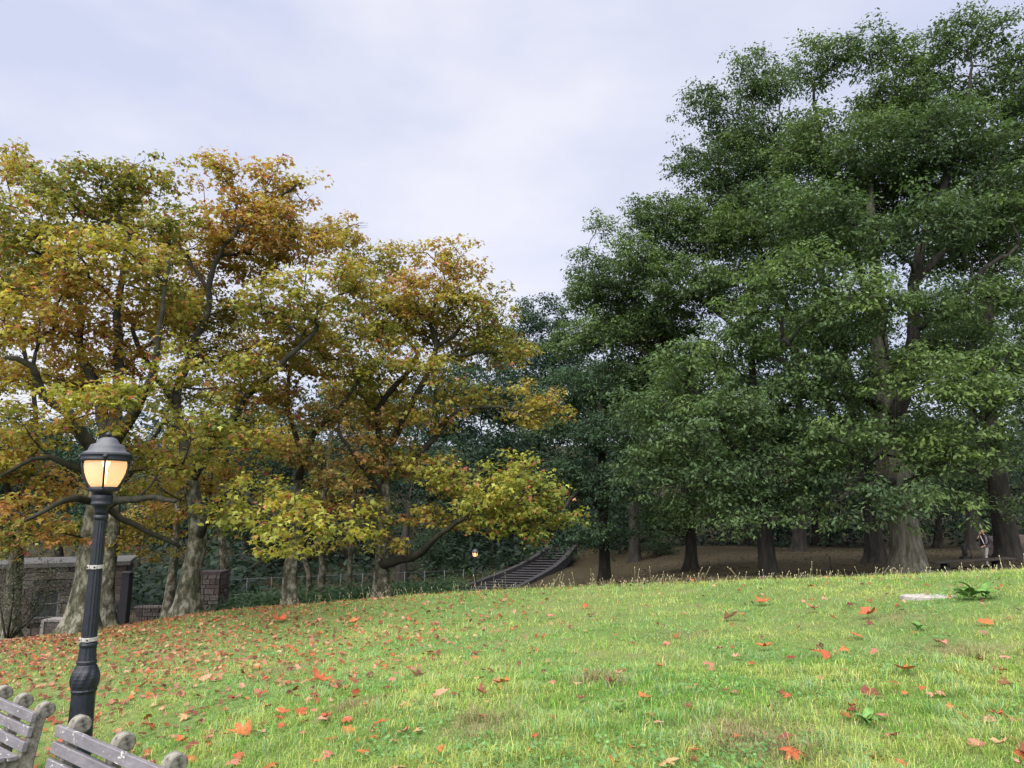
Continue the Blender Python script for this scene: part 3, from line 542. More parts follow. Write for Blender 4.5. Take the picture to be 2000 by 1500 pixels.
    Tree((1712, 1106, 37), [(1712, 1106, 0, 40), (1705, 1040, 0, 32), (1695, 940, 0, 28), (1660, 760, 0, 22), (1610, 560, 0, 17), (1560, 380, 0, 11), (1500, 250, 0, 6)],
         limbs=[[(1660, 760, 0, 16), (1560, 640, 0, 13), (1480, 480, 0, 10), (1400, 330, 0, 6)], [(1690, 900, 0, 18), (1590, 760, -1, 14), (1440, 640, -1, 10), (1330, 560, -1, 7), (1250, 500, -1, 4)]],
         blobs=[(1380, 212, 0, 58, 62), (1490, 165, 0, 72, 78), (1430, 330, 0, 95, 75), (1330, 320, 0, 45, 60), (1310, 430, 0, 85, 65), (1420, 460, -1, 95, 65), (1250, 420, -.6, 45, 50), (1240, 500, -1, 60, 55), (1340, 560, -1.5, 100, 60), (1530, 300, 0, 80, 80), (1480, 400, 1, 100, 70), (1370, 470, 1, 90, 60), (1440, 570, 0, 100, 60), (1560, 480, 1, 90, 70), (1290, 500, 1, 80, 60), (1450, 270, .5, 80, 70), (1400, 400, .5, 80, 70)],
         seed=57, pr=.95, dens=2.1, **K).build('oak_tree', 'tall oak whose two toned trunk stands left of the massive oak', group=GO)
    Tree((1349, 1112, 40), [(1349, 1112, 0, 24), (1350, 1050, 0, 20), (1345, 960, 0, 18), (1330, 800, 0, 15), (1290, 640, 0, 11), (1240, 560, 0, 7)],
         limbs=[[(1330, 800, 0, 12), (1270, 700, -1, 9), (1200, 660, -1.5, 6)], [(1300, 680, 0, 11), (1240, 590, -.6, 8), (1170, 540, -1, 5)]],
         blobs=[(1150, 520, -.4, 52, 45), (1210, 560, -1, 90, 55), (1130, 590, 0, 45, 40), (1300, 630, -1, 90, 55), (1180, 660, -1, 90, 45), (1260, 730, 0, 90, 50), (1120, 670, .5, 60, 45), (1360, 1000, 0, 70, 40), (1300, 1020, -1, 60, 36), (1170, 450, 1, 40, 40), (1380, 880, 1, 90, 70), (1240, 640, 1, 90, 60), (1320, 700, 1, 80, 60), (1160, 580, 1, 70, 50), (1300, 900, 0, 80, 60), (1200, 780, 1, 80, 60)],
         seed=59, pr=.95, dens=2.1, **K).build('oak_tree', 'oak with a short straight trunk on the bare brown bank', group=GO)
    Tree((1180, 1150, 38), [(1180, 1150, 0, 26), (1180, 1090, 0, 21), (1178, 1000, 0, 18), (1176, 860, 0, 14), (1170, 760, 0, 9)],
         limbs=[[(1178, 1000, 0, 12), (1130, 960, -1, 9), (1090, 1020, -2, 6)]],
         blobs=[(1140, 760, .5, 75, 55), (1090, 830, 1, 75, 60), (1180, 860, -1, 75, 60), (1110, 940, 0, 70, 60), (1210, 960, -1.4, 75, 55), (1150, 1040, -1.5, 65, 28), (1240, 1040, -1, 55, 30), (1110, 1065, -1.6, 45, 22), (1085, 1075, -2, 30, 18)],
         seed=61, pr=.95, dens=2.1, pal=[(.03, .056, .04), (.045, .082, .05), (.062, .108, .056), (.085, .135, .06)], **{**K, 'pymax': 1088}).build('oak_tree', 'bushy oak at the right foot of the stone stairs', group=GO)
    Tree((1972, 1086, 37), [(1972, 1086, 0, 44), (1958, 1010, 0, 38), (1946, 930, 0, 33), (1930, 800, 0, 28), (1930, 600, 0, 20), (1950, 400, 0, 10)],
         limbs=[[(1930, 800, 0, 20), (2010, 640, 0, 14), (2080, 500, 0, 8)]],
         blobs=[(2080, 200, 0, 120, 120), (2060, 420, 0, 120, 110), (2090, 640, -1, 110, 90), (2080, 850, -1, 90, 80), (2000, 980, -3, 45, 50), (2040, 900, -3, 60, 60), (1900, 640, 2, 90, 60), (1880, 960, 2, 70, 50)],
         seed=63, pr=1.05, dens=1.5, **K).build('oak_tree', 'oak with a thick black leaning trunk behind the person', group=GO)
    Tree((1750, 1112, 34), [(1750, 1112, 0, 22), (1747, 1040, 0, 18), (1745, 900, 0, 15), (1750, 760, 0, 10)], limbs=[],
         blobs=[(1750, 820, 1, 110, 60), (1640, 900, 1, 90, 50), (1850, 880, 1, 90, 50), (1760, 680, 2, 110, 60)],
         seed=67, pr=1.05, dens=1.2, **K).build('oak_tree', 'dark trunk half hidden behind the massive oak', group=GO)
oaks()

# ------------------------------------------------------------------ the wood behind
def wood():
    dm = M['dark_bark']; GB = 'trees of the dark wood behind'
    DP = [(.02, .04, .032), (.03, .058, .04), (.042, .075, .046), (.056, .092, .052)]
    T = [  # trunk foot px, py, Y, trunk w px, blobs, label
        (1040, 1090, 82, 18, [(1060, 625, 0, 70, 55), (1040, 720, 0, 90, 75), (1000, 680, 3, 70, 60), (1110, 700, 3, 70, 70), (1080, 800, 0, 70, 70), (1020, 850, 0, 70, 60), (1070, 930, 0, 70, 70)], 'dark tree filling the gap of sky between plane trees and oaks'),
        (962, 1130, 66, 12, [(950, 780, 0, 90, 75), (890, 760, 3, 90, 70), (930, 900, 0, 90, 75), (980, 980, 0, 60, 60), (900, 1010, 0, 70, 50)], 'slim dark tree at the left kerb of the stairs'),
        (1003, 1122, 70, 18, [(1010, 800, 2, 80, 60), (1010, 900, 2, 70, 60), (1050, 1000, 2, 60, 60)], 'stouter dark tree just above the left kerb of the stairs'),
        (860, 1120, 72, 12, [(850, 820, 0, 90, 80), (820, 930, 0, 90, 70), (880, 1000, 0, 80, 60), (860, 1060, 0, 60, 40)], 'dark tree standing left of the far lamp'),
        (785, 1156, 50, 26, [(800, 880, 2, 80, 70), (780, 1000, 2, 70, 60), (720, 900, 2, 80, 70)], 'black trunk right behind the long armed plane tree'),
        (700, 1120, 80, 22, [(690, 800, 0, 90, 70), (680, 920, 0, 100, 80), (620, 1020, 0, 90, 60), (740, 1030, 0, 80, 50)], 'dark tree deep in the wood behind the wire fence'),
        (478, 1140, 62, 18, [(480, 900, 0, 90, 80), (520, 1000, 0, 90, 60), (450, 1060, 0, 60, 40)], 'black trunk in the wood right of the stone pillar'),
        (540, 1130, 78, 18, [(540, 860, 0, 100, 80), (560, 960, 0, 100, 70), (540, 1060, 0, 90, 45)], 'dark tree in the wood behind the forked plane tree'),
        (270, 1160, 60, 16, [(270, 980, 0, 80, 60), (290, 1080, 0, 70, 45), (220, 1040, 0, 70, 50)], 'dark tree seen through the gateway'),
        (390, 1150, 74, 18, [(390, 900, 0, 110, 80), (360, 1020, 0, 100, 60), (420, 1080, 0, 70, 40)], 'dark tree behind the top of the stone pillar'),
        (120, 1150, 66, 20, [(100, 900, 0, 120, 90), (120, 1020, 0, 110, 60), (0, 1000, 0, 100, 80)], 'dark tree behind the roof of the stone house'),
        (1270, 1066, 66, 20, [(1260, 800, 0, 100, 70), (1290, 900, 0, 100, 60), (1260, 1000, 0, 90, 45)], 'dark tree at the back edge of the brown bank'),
        (1460, 1064, 68, 10, [(1450, 860, 0, 110, 70), (1460, 980, 0, 100, 50), (1520, 1030, 0, 70, 25)], 'thin black tree behind the leaning oak'),
        (1592, 1064, 68, 14, [(1600, 860, 0, 110, 70), (1600, 980, 0, 100, 50), (1650, 1030, 0, 60, 25)], 'thin tree behind the leaning oak on its right'),
        (1830, 1064, 62, 16, [(1830, 860, 0, 110, 70), (1860, 980, 0, 100, 50), (1800, 1030, 0, 60, 25)], 'dark tree behind the picnic table'),
        (1150, 1060, 84, 18, [(1150, 820, 0, 90, 70), (1160, 930, 0, 90, 60), (1140, 1010, 0, 70, 40)], 'dark tree above the head of the stairs'),
        (1560, 1076, 54, 26, [(1560, 640, 0, 120, 70), (1480, 740, 0, 110, 70), (1640, 740, 0, 120, 70), (1540, 850, 0, 130, 60), (1420, 900, 0, 90, 50), (1620, 440, 0, 110, 80), (1480, 500, 0, 100, 80)], 'broad dark tree close behind the leaning oak and the massive oak'),
        (1900, 1076, 52, 26, [(1900, 600, 0, 120, 70), (1820, 720, 0, 110, 70), (1960, 740, 0, 120, 80), (1880, 860, 0, 130, 60), (1780, 480, 0, 110, 70), (1960, 440, 0, 100, 80)], 'broad dark tree close behind the picnic table'),
        (1240, 1070, 58, 22, [(1240, 640, 0, 100, 60), (1180, 740, 0, 90, 60), (1290, 760, 0, 100, 60), (1220, 860, 0, 110, 60)], 'broad dark tree behind the short trunked oak'),
        (2090, 1064, 60, 20, [(2100, 800, 0, 120, 90), (2080, 950, 0, 110, 60)], 'dark tree beyond the rocks at the right edge')]
    for j, (px, py, Y, wp, bl, lab) in enumerate(T):
        top = min(b[1] for b in bl) + 40; tx = bl[0][0]
        tr = [(px, py, 0, wp), (px + random.uniform(-4, 4), py - .25 * (py - top), 0, wp * .8), (px * .5 + tx * .5, py - .5 * (py - top), 0, wp * .5), (tx, top + .25 * (py - top), 0, wp * .12)]
        Tree((px, py, Y), tr, [], bl, 'oak', 80 + j, pymax=1040 if px > 1100 else 1075, pr=1.7, dens=.62, npl=150, leaf=.36, lo=True, trunkmat=dm, limbmat=dm, pal=DP).build('forest_tree', lab, group=GB)
wood()

# ------------------------------------------------------------------ undergrowth
def scatter_leaves(name, label, pts, size, pal, cat, n_per=26, spread=.28, kind='stuff', mat_='oak_leaf', lo=True, lie=False):
    r = np.random.default_rng(len(pts)); c = np.repeat(pts, n_per, 0); n = len(c); pos = c + r.normal(0, 1, (n, 3)) * np.array([spread, spread, spread * .7])
    gz_ = H(pos[:, 0], pos[:, 1]); pos[:, 2] = gz_ + .06 if lie else np.maximum(pos[:, 2], gz_ + .02)
    nrm = unit(np.array([0, -.25, 1.]) + r.normal(0, .5, (n, 3))); tip = r.normal(0, 1, (n, 3)); tip[:, 2] -= .5; pal = np.array(pal); k = np.clip((np.repeat(vnoise(pts, .3), n_per) * 1.2 + .5 + r.normal(0, .25, n)) * len(pal), 0, len(pal) - 1).astype(int)
    V, T, C = place(OAK_LO if lo else PLANE_LO, pos, nrm, unit(tip), size * r.uniform(.6, 1.4, n), pal[k] * r.uniform(.7, 1.3, (n, 1)))
    return tag(lk(bpy.data.objects.new(name, mesh_np(name, V, T, M[mat_], C))), label, cat, kind=kind)
r = np.random.default_rng(5)
def region(poly, Y0, Y1, n):
    out = []
    while len(out) < n:
        Y = r.uniform(Y0, Y1); px = r.uniform(poly[0], poly[1]); x = P(px, 1100, Y)[0]; out.append((x, Y))
    a = np.array(out); return np.stack([a[:, 0], a[:, 1], H(a[:, 0], a[:, 1])], 1)
iv = np.concatenate([region((425, 900), 27.5, 36, 700), region((430, 880), 36, 52, 700), region((560, 900), 26, 28, 60)]); iv[:, 2] += r.uniform(0, .5, len(iv))
scatter_leaves('ivy_ground_cover', 'dark green ivy and brambles below the wire fence', iv, .16, [(.02, .045, .022), (.03, .065, .028), (.045, .09, .035)], 'ivy', 18)
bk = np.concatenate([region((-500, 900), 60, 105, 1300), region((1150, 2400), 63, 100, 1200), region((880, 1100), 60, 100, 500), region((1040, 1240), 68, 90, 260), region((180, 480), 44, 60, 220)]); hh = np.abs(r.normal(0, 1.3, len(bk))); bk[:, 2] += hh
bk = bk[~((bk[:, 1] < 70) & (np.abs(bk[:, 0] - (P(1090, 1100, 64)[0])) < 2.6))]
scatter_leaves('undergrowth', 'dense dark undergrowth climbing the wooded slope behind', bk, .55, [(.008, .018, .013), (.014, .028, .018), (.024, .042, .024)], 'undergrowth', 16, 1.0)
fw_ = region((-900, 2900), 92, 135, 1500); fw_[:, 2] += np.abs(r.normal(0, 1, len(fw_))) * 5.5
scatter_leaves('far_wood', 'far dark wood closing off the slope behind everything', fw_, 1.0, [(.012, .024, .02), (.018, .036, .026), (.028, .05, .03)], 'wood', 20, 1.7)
st = region((860, 1080), 50, 74, 260); st[:, 2] += r.uniform(0, .7, len(st)); lim = P(928, 1100, 54)[0]
st = st[st[:, 0] < -4.6 + (st[:, 1] - 52) * .52]
scatter_leaves('bank_plants', 'low green plants on the bank left of the stairs', st, .22, [(.02, .042, .022), (.032, .062, .03), (.045, .08, .036)], 'plants', 24, .35)

lt = np.concatenate([region((1130, 2300), 21, 62, 2600)]); lt[:, 2] += .0
scatter_leaves('leaf_litter', 'brown leaf litter scattered over the bare bank under the oaks', lt, .11, [(.03, .024, .014), (.05, .036, .02), (.045, .042, .022), (.08, .052, .028)], 'leaf litter', 4, .6, mat_='fallen', lie=True)
# ------------------------------------------------------------------ the near lamp and its far copies
def lamp(loc, label, group, rz=0.0):
    t = empty('street_lamp', loc, rz, label=label, cat='lamp', group=group)
    I = M['iron']
    sh = MB()
    # base cabinet: octagonal panelled column, ornate bulb, fluted shaft
    sh.lathe([(.165, -.25), (.165, .06), (.158, .075), (.130, .10), (.117, .84), (.122, .855), (.128, .87), (.122, .885)], 16, fr=[0, 0, 0, .06, .06, 0, 0, 0], smooth=False)
    sh.build('base', I, t)
    tw = MB(); n_ = 40; prof = [(.122, .885), (.128, .90), (.137, .925), (.142, .96), (.142, 1.0), (.136, 1.035), (.127, 1.06), (.112, 1.085), (.100, 1.115), (.092, 1.13), (.098, 1.14), (.098, 1.16), (.090, 1.172)]; vs = []
    for ii, (rr_, zz_) in enumerate(prof):
        am = .045 * math.sin(math.pi * min(1, ii / 9)) if ii < 9 else 0
        for kk_ in range(n_): a_ = 2 * math.pi * (kk_ + ii * .55) / n_; q_ = rr_ * (1 - am * (kk_ % 4 in (0, 1))); vs.append((q_ * math.cos(a_), q_ * math.sin(a_), zz_))
    tw.add(vs, [(ii * n_ + kk_, ii * n_ + (kk_ + 1) % n_, (ii + 1) * n_ + (kk_ + 1) % n_, (ii + 1) * n_ + kk_) for ii in range(len(prof) - 1) for kk_ in range(n_)]); tw.build('bulb_moulding', I, t)
    k = MB(); k.lathe([(.090, 1.172), (.084, 1.24), (.080, 1.30), (.086, 1.32), (.088, 1.33), (.084, 1.345), (.077, 1.36), (.060, 2.50), (.058, 2.64)], 28, fr=[.05, .06, .06, 0, 0, 0, .08, .08, .08], smooth=False); k.build('shaft', I, t)
    k = MB(); k.lathe([(.058, 2.64), (.070, 2.65), (.074, 2.67), (.070, 2.69), (.060, 2.70)], 24); k.build('collar', I, t)
    k = MB(); k.lathe([(.060, 2.70), (.064, 2.74), (.076, 2.785), (.100, 2.80), (.112, 2.815), (.108, 2.83), (.100, 2.845), (.106, 2.86), (.106, 2.905), (.096, 2.92)], 32, fr=[.07, .07, .05, 0, 0, 0, 0, .04, .04, 0]); k.build('capital', I, t)
    k = MB(); k.lathe([(.098, 2.92), (.100, 2.945), (.142, 2.955), (.147, 2.965), (.147, 2.998), (.140, 3.005)], 28); kk = k.build('lower_ring', I, t)
    for a in range(4):
        an = a * math.pi / 2 - 1.10; m_ = MB(); m_.tube([(math.cos(an) * .140, math.sin(an) * .140, 2.98), (math.cos(an) * .158, math.sin(an) * .158, 2.98)], [.018, .014], 8); m_.build('boss', I, kk)
    g = MB(); g.lathe([(.126, 3.003), (.150, 3.04), (.178, 3.10), (.199, 3.16), (.210, 3.22), (.211, 3.26), (.204, 3.30)], 40); g.build('globe', M['globe'], t)
    b = MB(); b.lathe([(.010, 3.04), (.020, 3.05), (.022, 3.22), (.040, 3.26), (.045, 3.285), (.02, 3.295)], 16); b.build('bulb', M['bulb'], t)
    for a in range(4):
        an = a * math.pi / 2 - 1.10; m_ = MB()
        m_.tube([(math.cos(an) * q, math.sin(an) * q, z) for q, z in ((.150, 2.99), (.168, 3.04), (.196, 3.10), (.216, 3.16), (.227, 3.22), (.230, 3.31))], .011, 6); m_.build('cage_rib', I, t)
    c = MB(); c.lathe([(.235, 3.285), (.252, 3.29), (.258, 3.30), (.252, 3.315), (.252, 3.345), (.260, 3.355), (.250, 3.365)], 64, fr=[0, 0, 0, .02, .02, 0, 0]); rim = c.build('cap_rim', I, t)
    for a in range(4):
        an = a * math.pi / 2 - 1.10; m_ = MB(); m_.tube([(math.cos(an) * .24, math.sin(an) * .24, 3.33), (math.cos(an) * .270, math.sin(an) * .270, 3.33)], [.03, .024], 10); m_.build('boss', I, rim)
    c = MB(); c.lathe([(.250, 3.365), (.225, 3.385), (.190, 3.405), (.178, 3.44), (.165, 3.47), (.120, 3.485), (.108, 3.51), (.085, 3.54), (.05, 3.555), (.02, 3.56)], 40); c.build('cap', M['iron_cap'], t)
    c = MB(); c.lathe([(.020, 3.555), (.018, 3.575), (.036, 3.58), (.036, 3.592), (.026, 3.597), (.020, 3.61), (.008, 3.615)], 16); c.build('finial', I, t)
    return t
lp = np.array([-4.44, 7.8]); LZ = -1.12
near = lamp((lp[0], lp[1], LZ), 'black fluted lamp post with lit globe and white straps behind the benches', 'lit park lamps')
near.scale = (.98, .98, .976)
for z, rr in ((2.14, .070), (1.385, .080)):
    k = MB(); k.lathe([(rr, z - .020), (rr + .006, z - .018), (rr + .006, z + .018), (rr, z + .020)], 28, smooth=False); st_ = k.build('strap', M['white_metal'], near)
    for ax in (-.6, .35):
        a = -math.pi / 2 + ax; q = MB(); q.bbox((math.cos(a) * (rr + .008), math.sin(a) * (rr + .008), z), (.022, .008, .022), .003, Matrix.Rotation(a + math.pi / 2, 3, 'Z')); q.build('buckle', M['white_metal'], st_)
        q = MB(); q.tube([(math.cos(a) * (rr + .01), math.sin(a) * (rr + .01), z), (math.cos(a) * (rr + .022), math.sin(a) * (rr + .022), z)], .009, 8); q.build('bolt', M['dark'], st_)
def copytree(o, parent=None):
    c = o.copy(); COL.objects.link(c); c.parent = parent
    for ch in list(o.children): copytree(ch, c)
    return c
far0 = None
for (px, pytop, Y, lab) in [(928, 1071, 54, 'far lit lamp at the foot of the stone stairs'), (852, 1049, 92, 'tiny lit lamp high in the dark wood left of the stairs'), (491, 1136, 80, 'distant lit lamp seen through the fence right of the stone pillar'), (506, 1118, 104, 'farthest pinprick lamp above the fence right of the pillar')]:
    q = P(px, pytop, Y); z = hz(q[0], q[1])
    if far0 is None:
        far0 = lamp((q[0], q[1], q[2] - 3.6), lab, 'lit park lamps'); o = far0
    else:
        o = copytree(far0); o.location = (q[0], q[1], q[2] - 3.6)
    o['label'] = lab

# ------------------------------------------------------------------ benches
def bench(loc, rz, lab, n_sup=3, sp=.80, over=.10):
    t = empty('park_bench', loc, rz, label=lab, cat='bench', group='concrete and slat benches along the path')
    # local: x along the bench, -y is the seat side, +y the lawn side
    prof = [(-.42, -.15), (-.42, .0), (-.36, .10), (-.33, .25), (-.40, .36), (-.40, .42), (-.34, .435), (-.10, .40), (-.02, .41), (.03, .47), (.065, .60), (.085, .72),
            (.105, .80), (.13, .845), (.165, .872), (.205, .878), (.245, .86), (.27, .825), (.275, .785), (.258, .75), (.225, .735), (.195, .72), (.18, .69), (.165, .60), (.14, .45), (.12, .30), (.14, .12), (.19, .0), (.19, -.15)]
    smp = []
    me = None
    for i in range(n_sup):
        x = (i - (n_sup - 1) / 2) * sp
        if me is None:
            b = MB(); b.prism(prof, -.055, .055, .012); b.v = [(v[1], v[0], v[2]) for v in b.v]; b.f = [tuple(reversed(f)) for f in b.f]; me = b.mesh('support', M['concrete'])
        o = bpy.data.objects.new('support', me); o.location = (x, 0, 0); lk(o, t)
    Lh = (n_sup - 1) * sp / 2 + over
    for z, y in ((.765, .062), (.635, .040), (.505, .010)):
        a = math.atan2(.02, .13); Mx = Matrix.Rotation(-a, 3, 'X'); s = MB(); s.bbox((0, 0, 0), (Lh, .024, .047), .006, Mx); o = s.build('back_slat', M['slat'], t); o.location = (0, y - .004, z)
        for i in range(n_sup):
            x = (i - (n_sup - 1) / 2) * sp; q = MB(); q.tube([(x + .012, -.020, 0), (x + .012, -.028, 0)], .0055, 8); q.build('bolt', M['white_metal'], o)
    for y in (-.09, -.20, -.31):
        s = MB(); s.bbox((0, 0, 0), (Lh, .046, .020), .005); o = s.build('seat_slat', M['slat'], t); o.location = (0, y, .443 - (y + .3) * .1)
    return t
def benchat(pxs, ztop, lab, zshift=0):
    a = []
    for (px, py) in pxs:
        d = ray(px, py); a.append(d * ((ztop - EYE) / d[2]) + np.array([0, 0, EYE]))
    c = (a[0] + a[-1]) / 2; v = a[-1] - a[0]; return c, math.atan2(v[1], v[0]), np.linalg.norm(v) / 2
c, rz, sp = benchat([(160, 1396), (345, 1468)], -.23, '')
yaw = rz
nv = np.array([-math.sin(rz), math.cos(rz)])
bench((c[0] - nv[0] * .2, c[1] - nv[1] * .2, -.23 - .878), rz, 'nearest slatted park bench with three concrete scroll supports, before the lamp', 3, sp)
c2, rz2, sp2 = benchat([(14, 1337), (88, 1370)], -.36, '')
bench((c2[0] - nv[0] * .2, c2[1] - nv[1] * .2, -.36 - .878), rz, 'second park bench, cut off by the left edge beyond the lamp', 3, sp2 * 1.0)

# ------------------------------------------------------------------ stone house, pillar, gate, railings at the far left
SM = [M['stone_a'], M['stone_b'], M['stone_c'], M['stone_a'], M['stone_b']]
_bm = {}
def blockmesh(mi, v):
    if (mi, v) not in _bm:
        rr = np.random.default_rng(v * 7 + 1); b = MB(); b.bbox((0, 0, 0), (.5, .5, .5), .045)
        b.v = [(x, y + (rr.uniform(-.12, .05) if y < 0 else 0), z) for x, y, z in b.v]; _bm[(mi, v)] = b.mesh('stone_block', SM[mi])
    return _bm[(mi, v)]
def masonry(parent, x0, x1, z0, z1, y, course=.34, blen=(.45, 1.1), holes=(), seed=0, depth=.16, org=(0, 0, 0)):
    r_ = random.Random(seed); z = z0
    while z < z1 - .05:
        h = min(r_.choice((course * .7, course, course * 1.15)), z1 - z); x = x0 - r_.uniform(0, .3)
        if z1 - z - h < .12: h = z1 - z
        while x < x1 - .02:
            l = r_.uniform(*blen); xa, xb = max(x, x0), min(x + l, x1)
            if x1 - xb < .15: xb = x1
            segs = [(xa, xb)]
            for (hx0, hx1, hz0, hz1) in holes:
                if z + h > hz0 + .02 and z < hz1 - .02:
                    ns_ = []
                    for (a, b) in segs:
                        if b <= hx0 or a >= hx1: ns_.append((a, b))
                        else:
                            if a < hx0: ns_.append((a, hx0))
                            if b > hx1: ns_.append((hx1, b))
                    segs = ns_
            for (a, b) in segs:
                if b - a < .06: continue
                o = bpy.data.objects.new('stone_block', blockmesh(r_.randrange(5), r_.randrange(4))); o.scale = (b - a - .025, depth, h - .025); o.location = ((a + b) / 2, y, z + h / 2); lk(o, parent)
            x = xb
        z += h
Yh = 33.5
xl = P(-190, 1170, Yh)[0]; xr = P(243, 1170, Yh)[0]; zt = P(100, 1103, Yh)[2]; zb = min(hz(xl, Yh), hz(xr, Yh)) - .4
hs = empty('stone_house', (xr - (xr - xl) / 2 * math.cos(R(24)), Yh - (xr - xl) / 2 * math.sin(R(24)), zb), R(24), label='low brown stone house with a flat roof and one grey window', cat='house')
hw = (xr - xl) / 2; Hh = zt - zb; ox = (xl + xr) / 2
wx0, wx1 = P(90, 1170, Yh)[0] - ox, P(133, 1170, Yh)[0] - ox; wz0, wz1 = P(100, 1199, Yh)[2] - zb, P(100, 1146, Yh)[2] - zb
b = MB()
for (a, c_, z0_, z1_) in ((-hw, wx0, 0, Hh), (wx1, hw, 0, Hh), (wx0, wx1, 0, wz0), (wx0, wx1, wz1, Hh)): b.box(((a + c_) / 2, .30, (z0_ + z1_) / 2), ((c_ - a) / 2, .22, (z1_ - z0_) / 2))
b.box((-hw + .2, 2.2, Hh / 2), (.2, 1.68, Hh / 2)); b.box((hw - .2, 2.2, Hh / 2), (.2, 1.68, Hh / 2)); b.box((0, 4.0, Hh / 2), (hw, .1, Hh / 2))
wall = b.build('wall', M['mortar'], hs)
masonry(wall, -hw, hw, 0, Hh, .06, holes=[(wx0, wx1, wz0 - .16, wz1 + .2)], seed=4)
b = MB(); b.box((0, 1.95, Hh + .09), (hw + .12, 2.2, .09)); b.build('roof', M['coping'], hs)
wn = empty('window', (0, 0, 0)); wn.parent = hs
fr = MB(); fw = .05
for (a, c_, z0_, z1_) in ((wx0, wx0 + fw, wz0, wz1), (wx1 - fw, wx1, wz0, wz1), (wx0 + fw, wx1 - fw, wz0, wz0 + fw), (wx0 + fw, wx1 - fw, wz1 - fw, wz1), (wx0 + fw, wx1 - fw, (wz0 + wz1) / 2 - .02, (wz0 + wz1) / 2 + .02)): fr.box(((a + c_) / 2, .10, (z0_ + z1_) / 2), ((c_ - a) / 2, .04, (z1_ - z0_) / 2))
fr.build('window_frame', M['frame'], wn)
for (z0_, z1_) in ((wz0 + fw, (wz0 + wz1) / 2 - .02), ((wz0 + wz1) / 2 + .02, wz1 - fw)): p_ = MB(); p_.box(((wx0 + wx1) / 2, .12, (z0_ + z1_) / 2), ((wx1 - wx0) / 2 - fw, .008, (z1_ - z0_) / 2)); p_.build('pane', M['glass'], wn)
p_ = MB(); p_.box(((wx0 + wx1) / 2, .0, wz0 - .08), ((wx1 - wx0) / 2 + .1, .16, .076)); p_.build('sill', M['stone_c'], wn)
p_ = MB(); p_.box(((wx0 + wx1) / 2, .03, wz1 + .1), ((wx1 - wx0) / 2 + .12, .12, .098)); p_.build('lintel', M['stone_c'], wn)
# park sign on the house wall
sx0, sx1 = P(190, 1190, Yh)[0], P(241, 1190, Yh)[0]; sz0, sz1 = P(200, 1205, Yh)[2], P(200, 1180, Yh)[2]
sg = empty('park_sign', ((sx0 + sx1) / 2, Yh - .16 - math.tan(R(24)) * (xr - (sx0 + sx1) / 2), (sz0 + sz1) / 2), R(24), label='black park sign with a white leaf in a ring, on the house wall', cat='sign')
sw, sh_ = (sx1 - sx0) / 2, (sz1 - sz0) / 2; b = MB(); b.box((0, 0, 0), (sw, .03, sh_)); b.build('board', M['sign'], sg)
b = MB(); c0 = (-sw + .20, -.034, .06)
n = 28; vs = []; 
for k in range(n):
    a = 2 * math.pi * k / n
    for q in (.115, .15): vs += [(c0[0] + q * math.cos(a), -.034, c0[2] + q * math.sin(a))]
b.add(vs, [(2 * k, 2 * ((k + 1) % n), 2 * ((k + 1) % n) + 1, 2 * k + 1) for k in range(n)]); b.build('ring', M['sign_white'], sg)
b = MB(); lv = [(c0[0] + x * .2, -.035, c0[2] + y * .2) for x, y in ((-.25, -.4), (.15, -.32), (.35, 0), (.36, .42), (-.02, .3), (-.3, .05))]; b.add(lv, [tuple(range(6))]); b.build('leaf_emblem', M['sign_white'], sg)
b = MB()
for i in range(4): b.box((sw - .42 + i * .09, -.032, .03), (.033, .003, .05))
b.build('lettering', M['frame'], sg)
# gate pillar with masonry
Yp = 31.0; pxl, pxr = P(384, 1160, Yp)[0], P(428, 1160, Yp)[0]; pzt = P(400, 1118, Yp)[2]; pzb = hz((pxl + pxr) / 2, Yp) - .4; pw = (pxr - pxl) / 2
gp = empty('gate_pillar', ((pxl + pxr) / 2, Yp, pzb), label='square brown stone gate pillar beside the ivy bank', cat='pillar')
b = MB(); b.box((0, pw, (pzt - pzb) / 2), (pw - .03, pw - .03, (pzt - pzb) / 2)); core = b.build('core', M['mortar'], gp)
masonry(core, -pw, pw, 0, pzt - pzb - .06, .03, .22, (.22, .5), seed=9, depth=.12)
rs_ = empty('side_face', (0, 0, 0)); rs_.parent = gp; 
for sgn in (1, -1):
    f_ = empty('side_face', (sgn * (pw + .0), pw, 0), math.pi / 2 * sgn); f_.parent = gp; masonry(f_, -pw + .1, pw, 0, pzt - pzb - .06, .0, .22, (.22, .5), seed=10 + sgn, depth=.1)
bpy.data.objects.remove(rs_)
b = MB(); b.box((0, pw, pzt - pzb - .02), (pw + .04, pw + .04, .05)); b.build('cap_stone', M['stone_c'], gp)
# dark gate posts
for px, y0_, y1_, wd, lab in ((240, 1118, 1226, .17, 'black steel gate post at the corner of the stone house'), (380, 1120, 1206, .06, 'thin black gate stile against the stone pillar')):
    q = P(px, y1_, 31.5); z = hz(q[0], q[1]); zt_ = P(px, y0_, 31.5)[2]; e = empty('gate_post', (q[0], q[1], z), label=lab, cat='post')
    b = MB(); b.bbox((0, 0, (zt_ - z) / 2 - .1), ((zt_ - z) / 2 + .1, wd, wd), .01, Matrix.Rotation(math.pi / 2, 3, 'Y')); b.build('shaft', M['dark'], e)
    b = MB(); b.box((0, 0, zt_ - z + .02), (wd * 1.25, wd * 1.25, .03), taper=.6); b.build('cap', M['dark'], e)
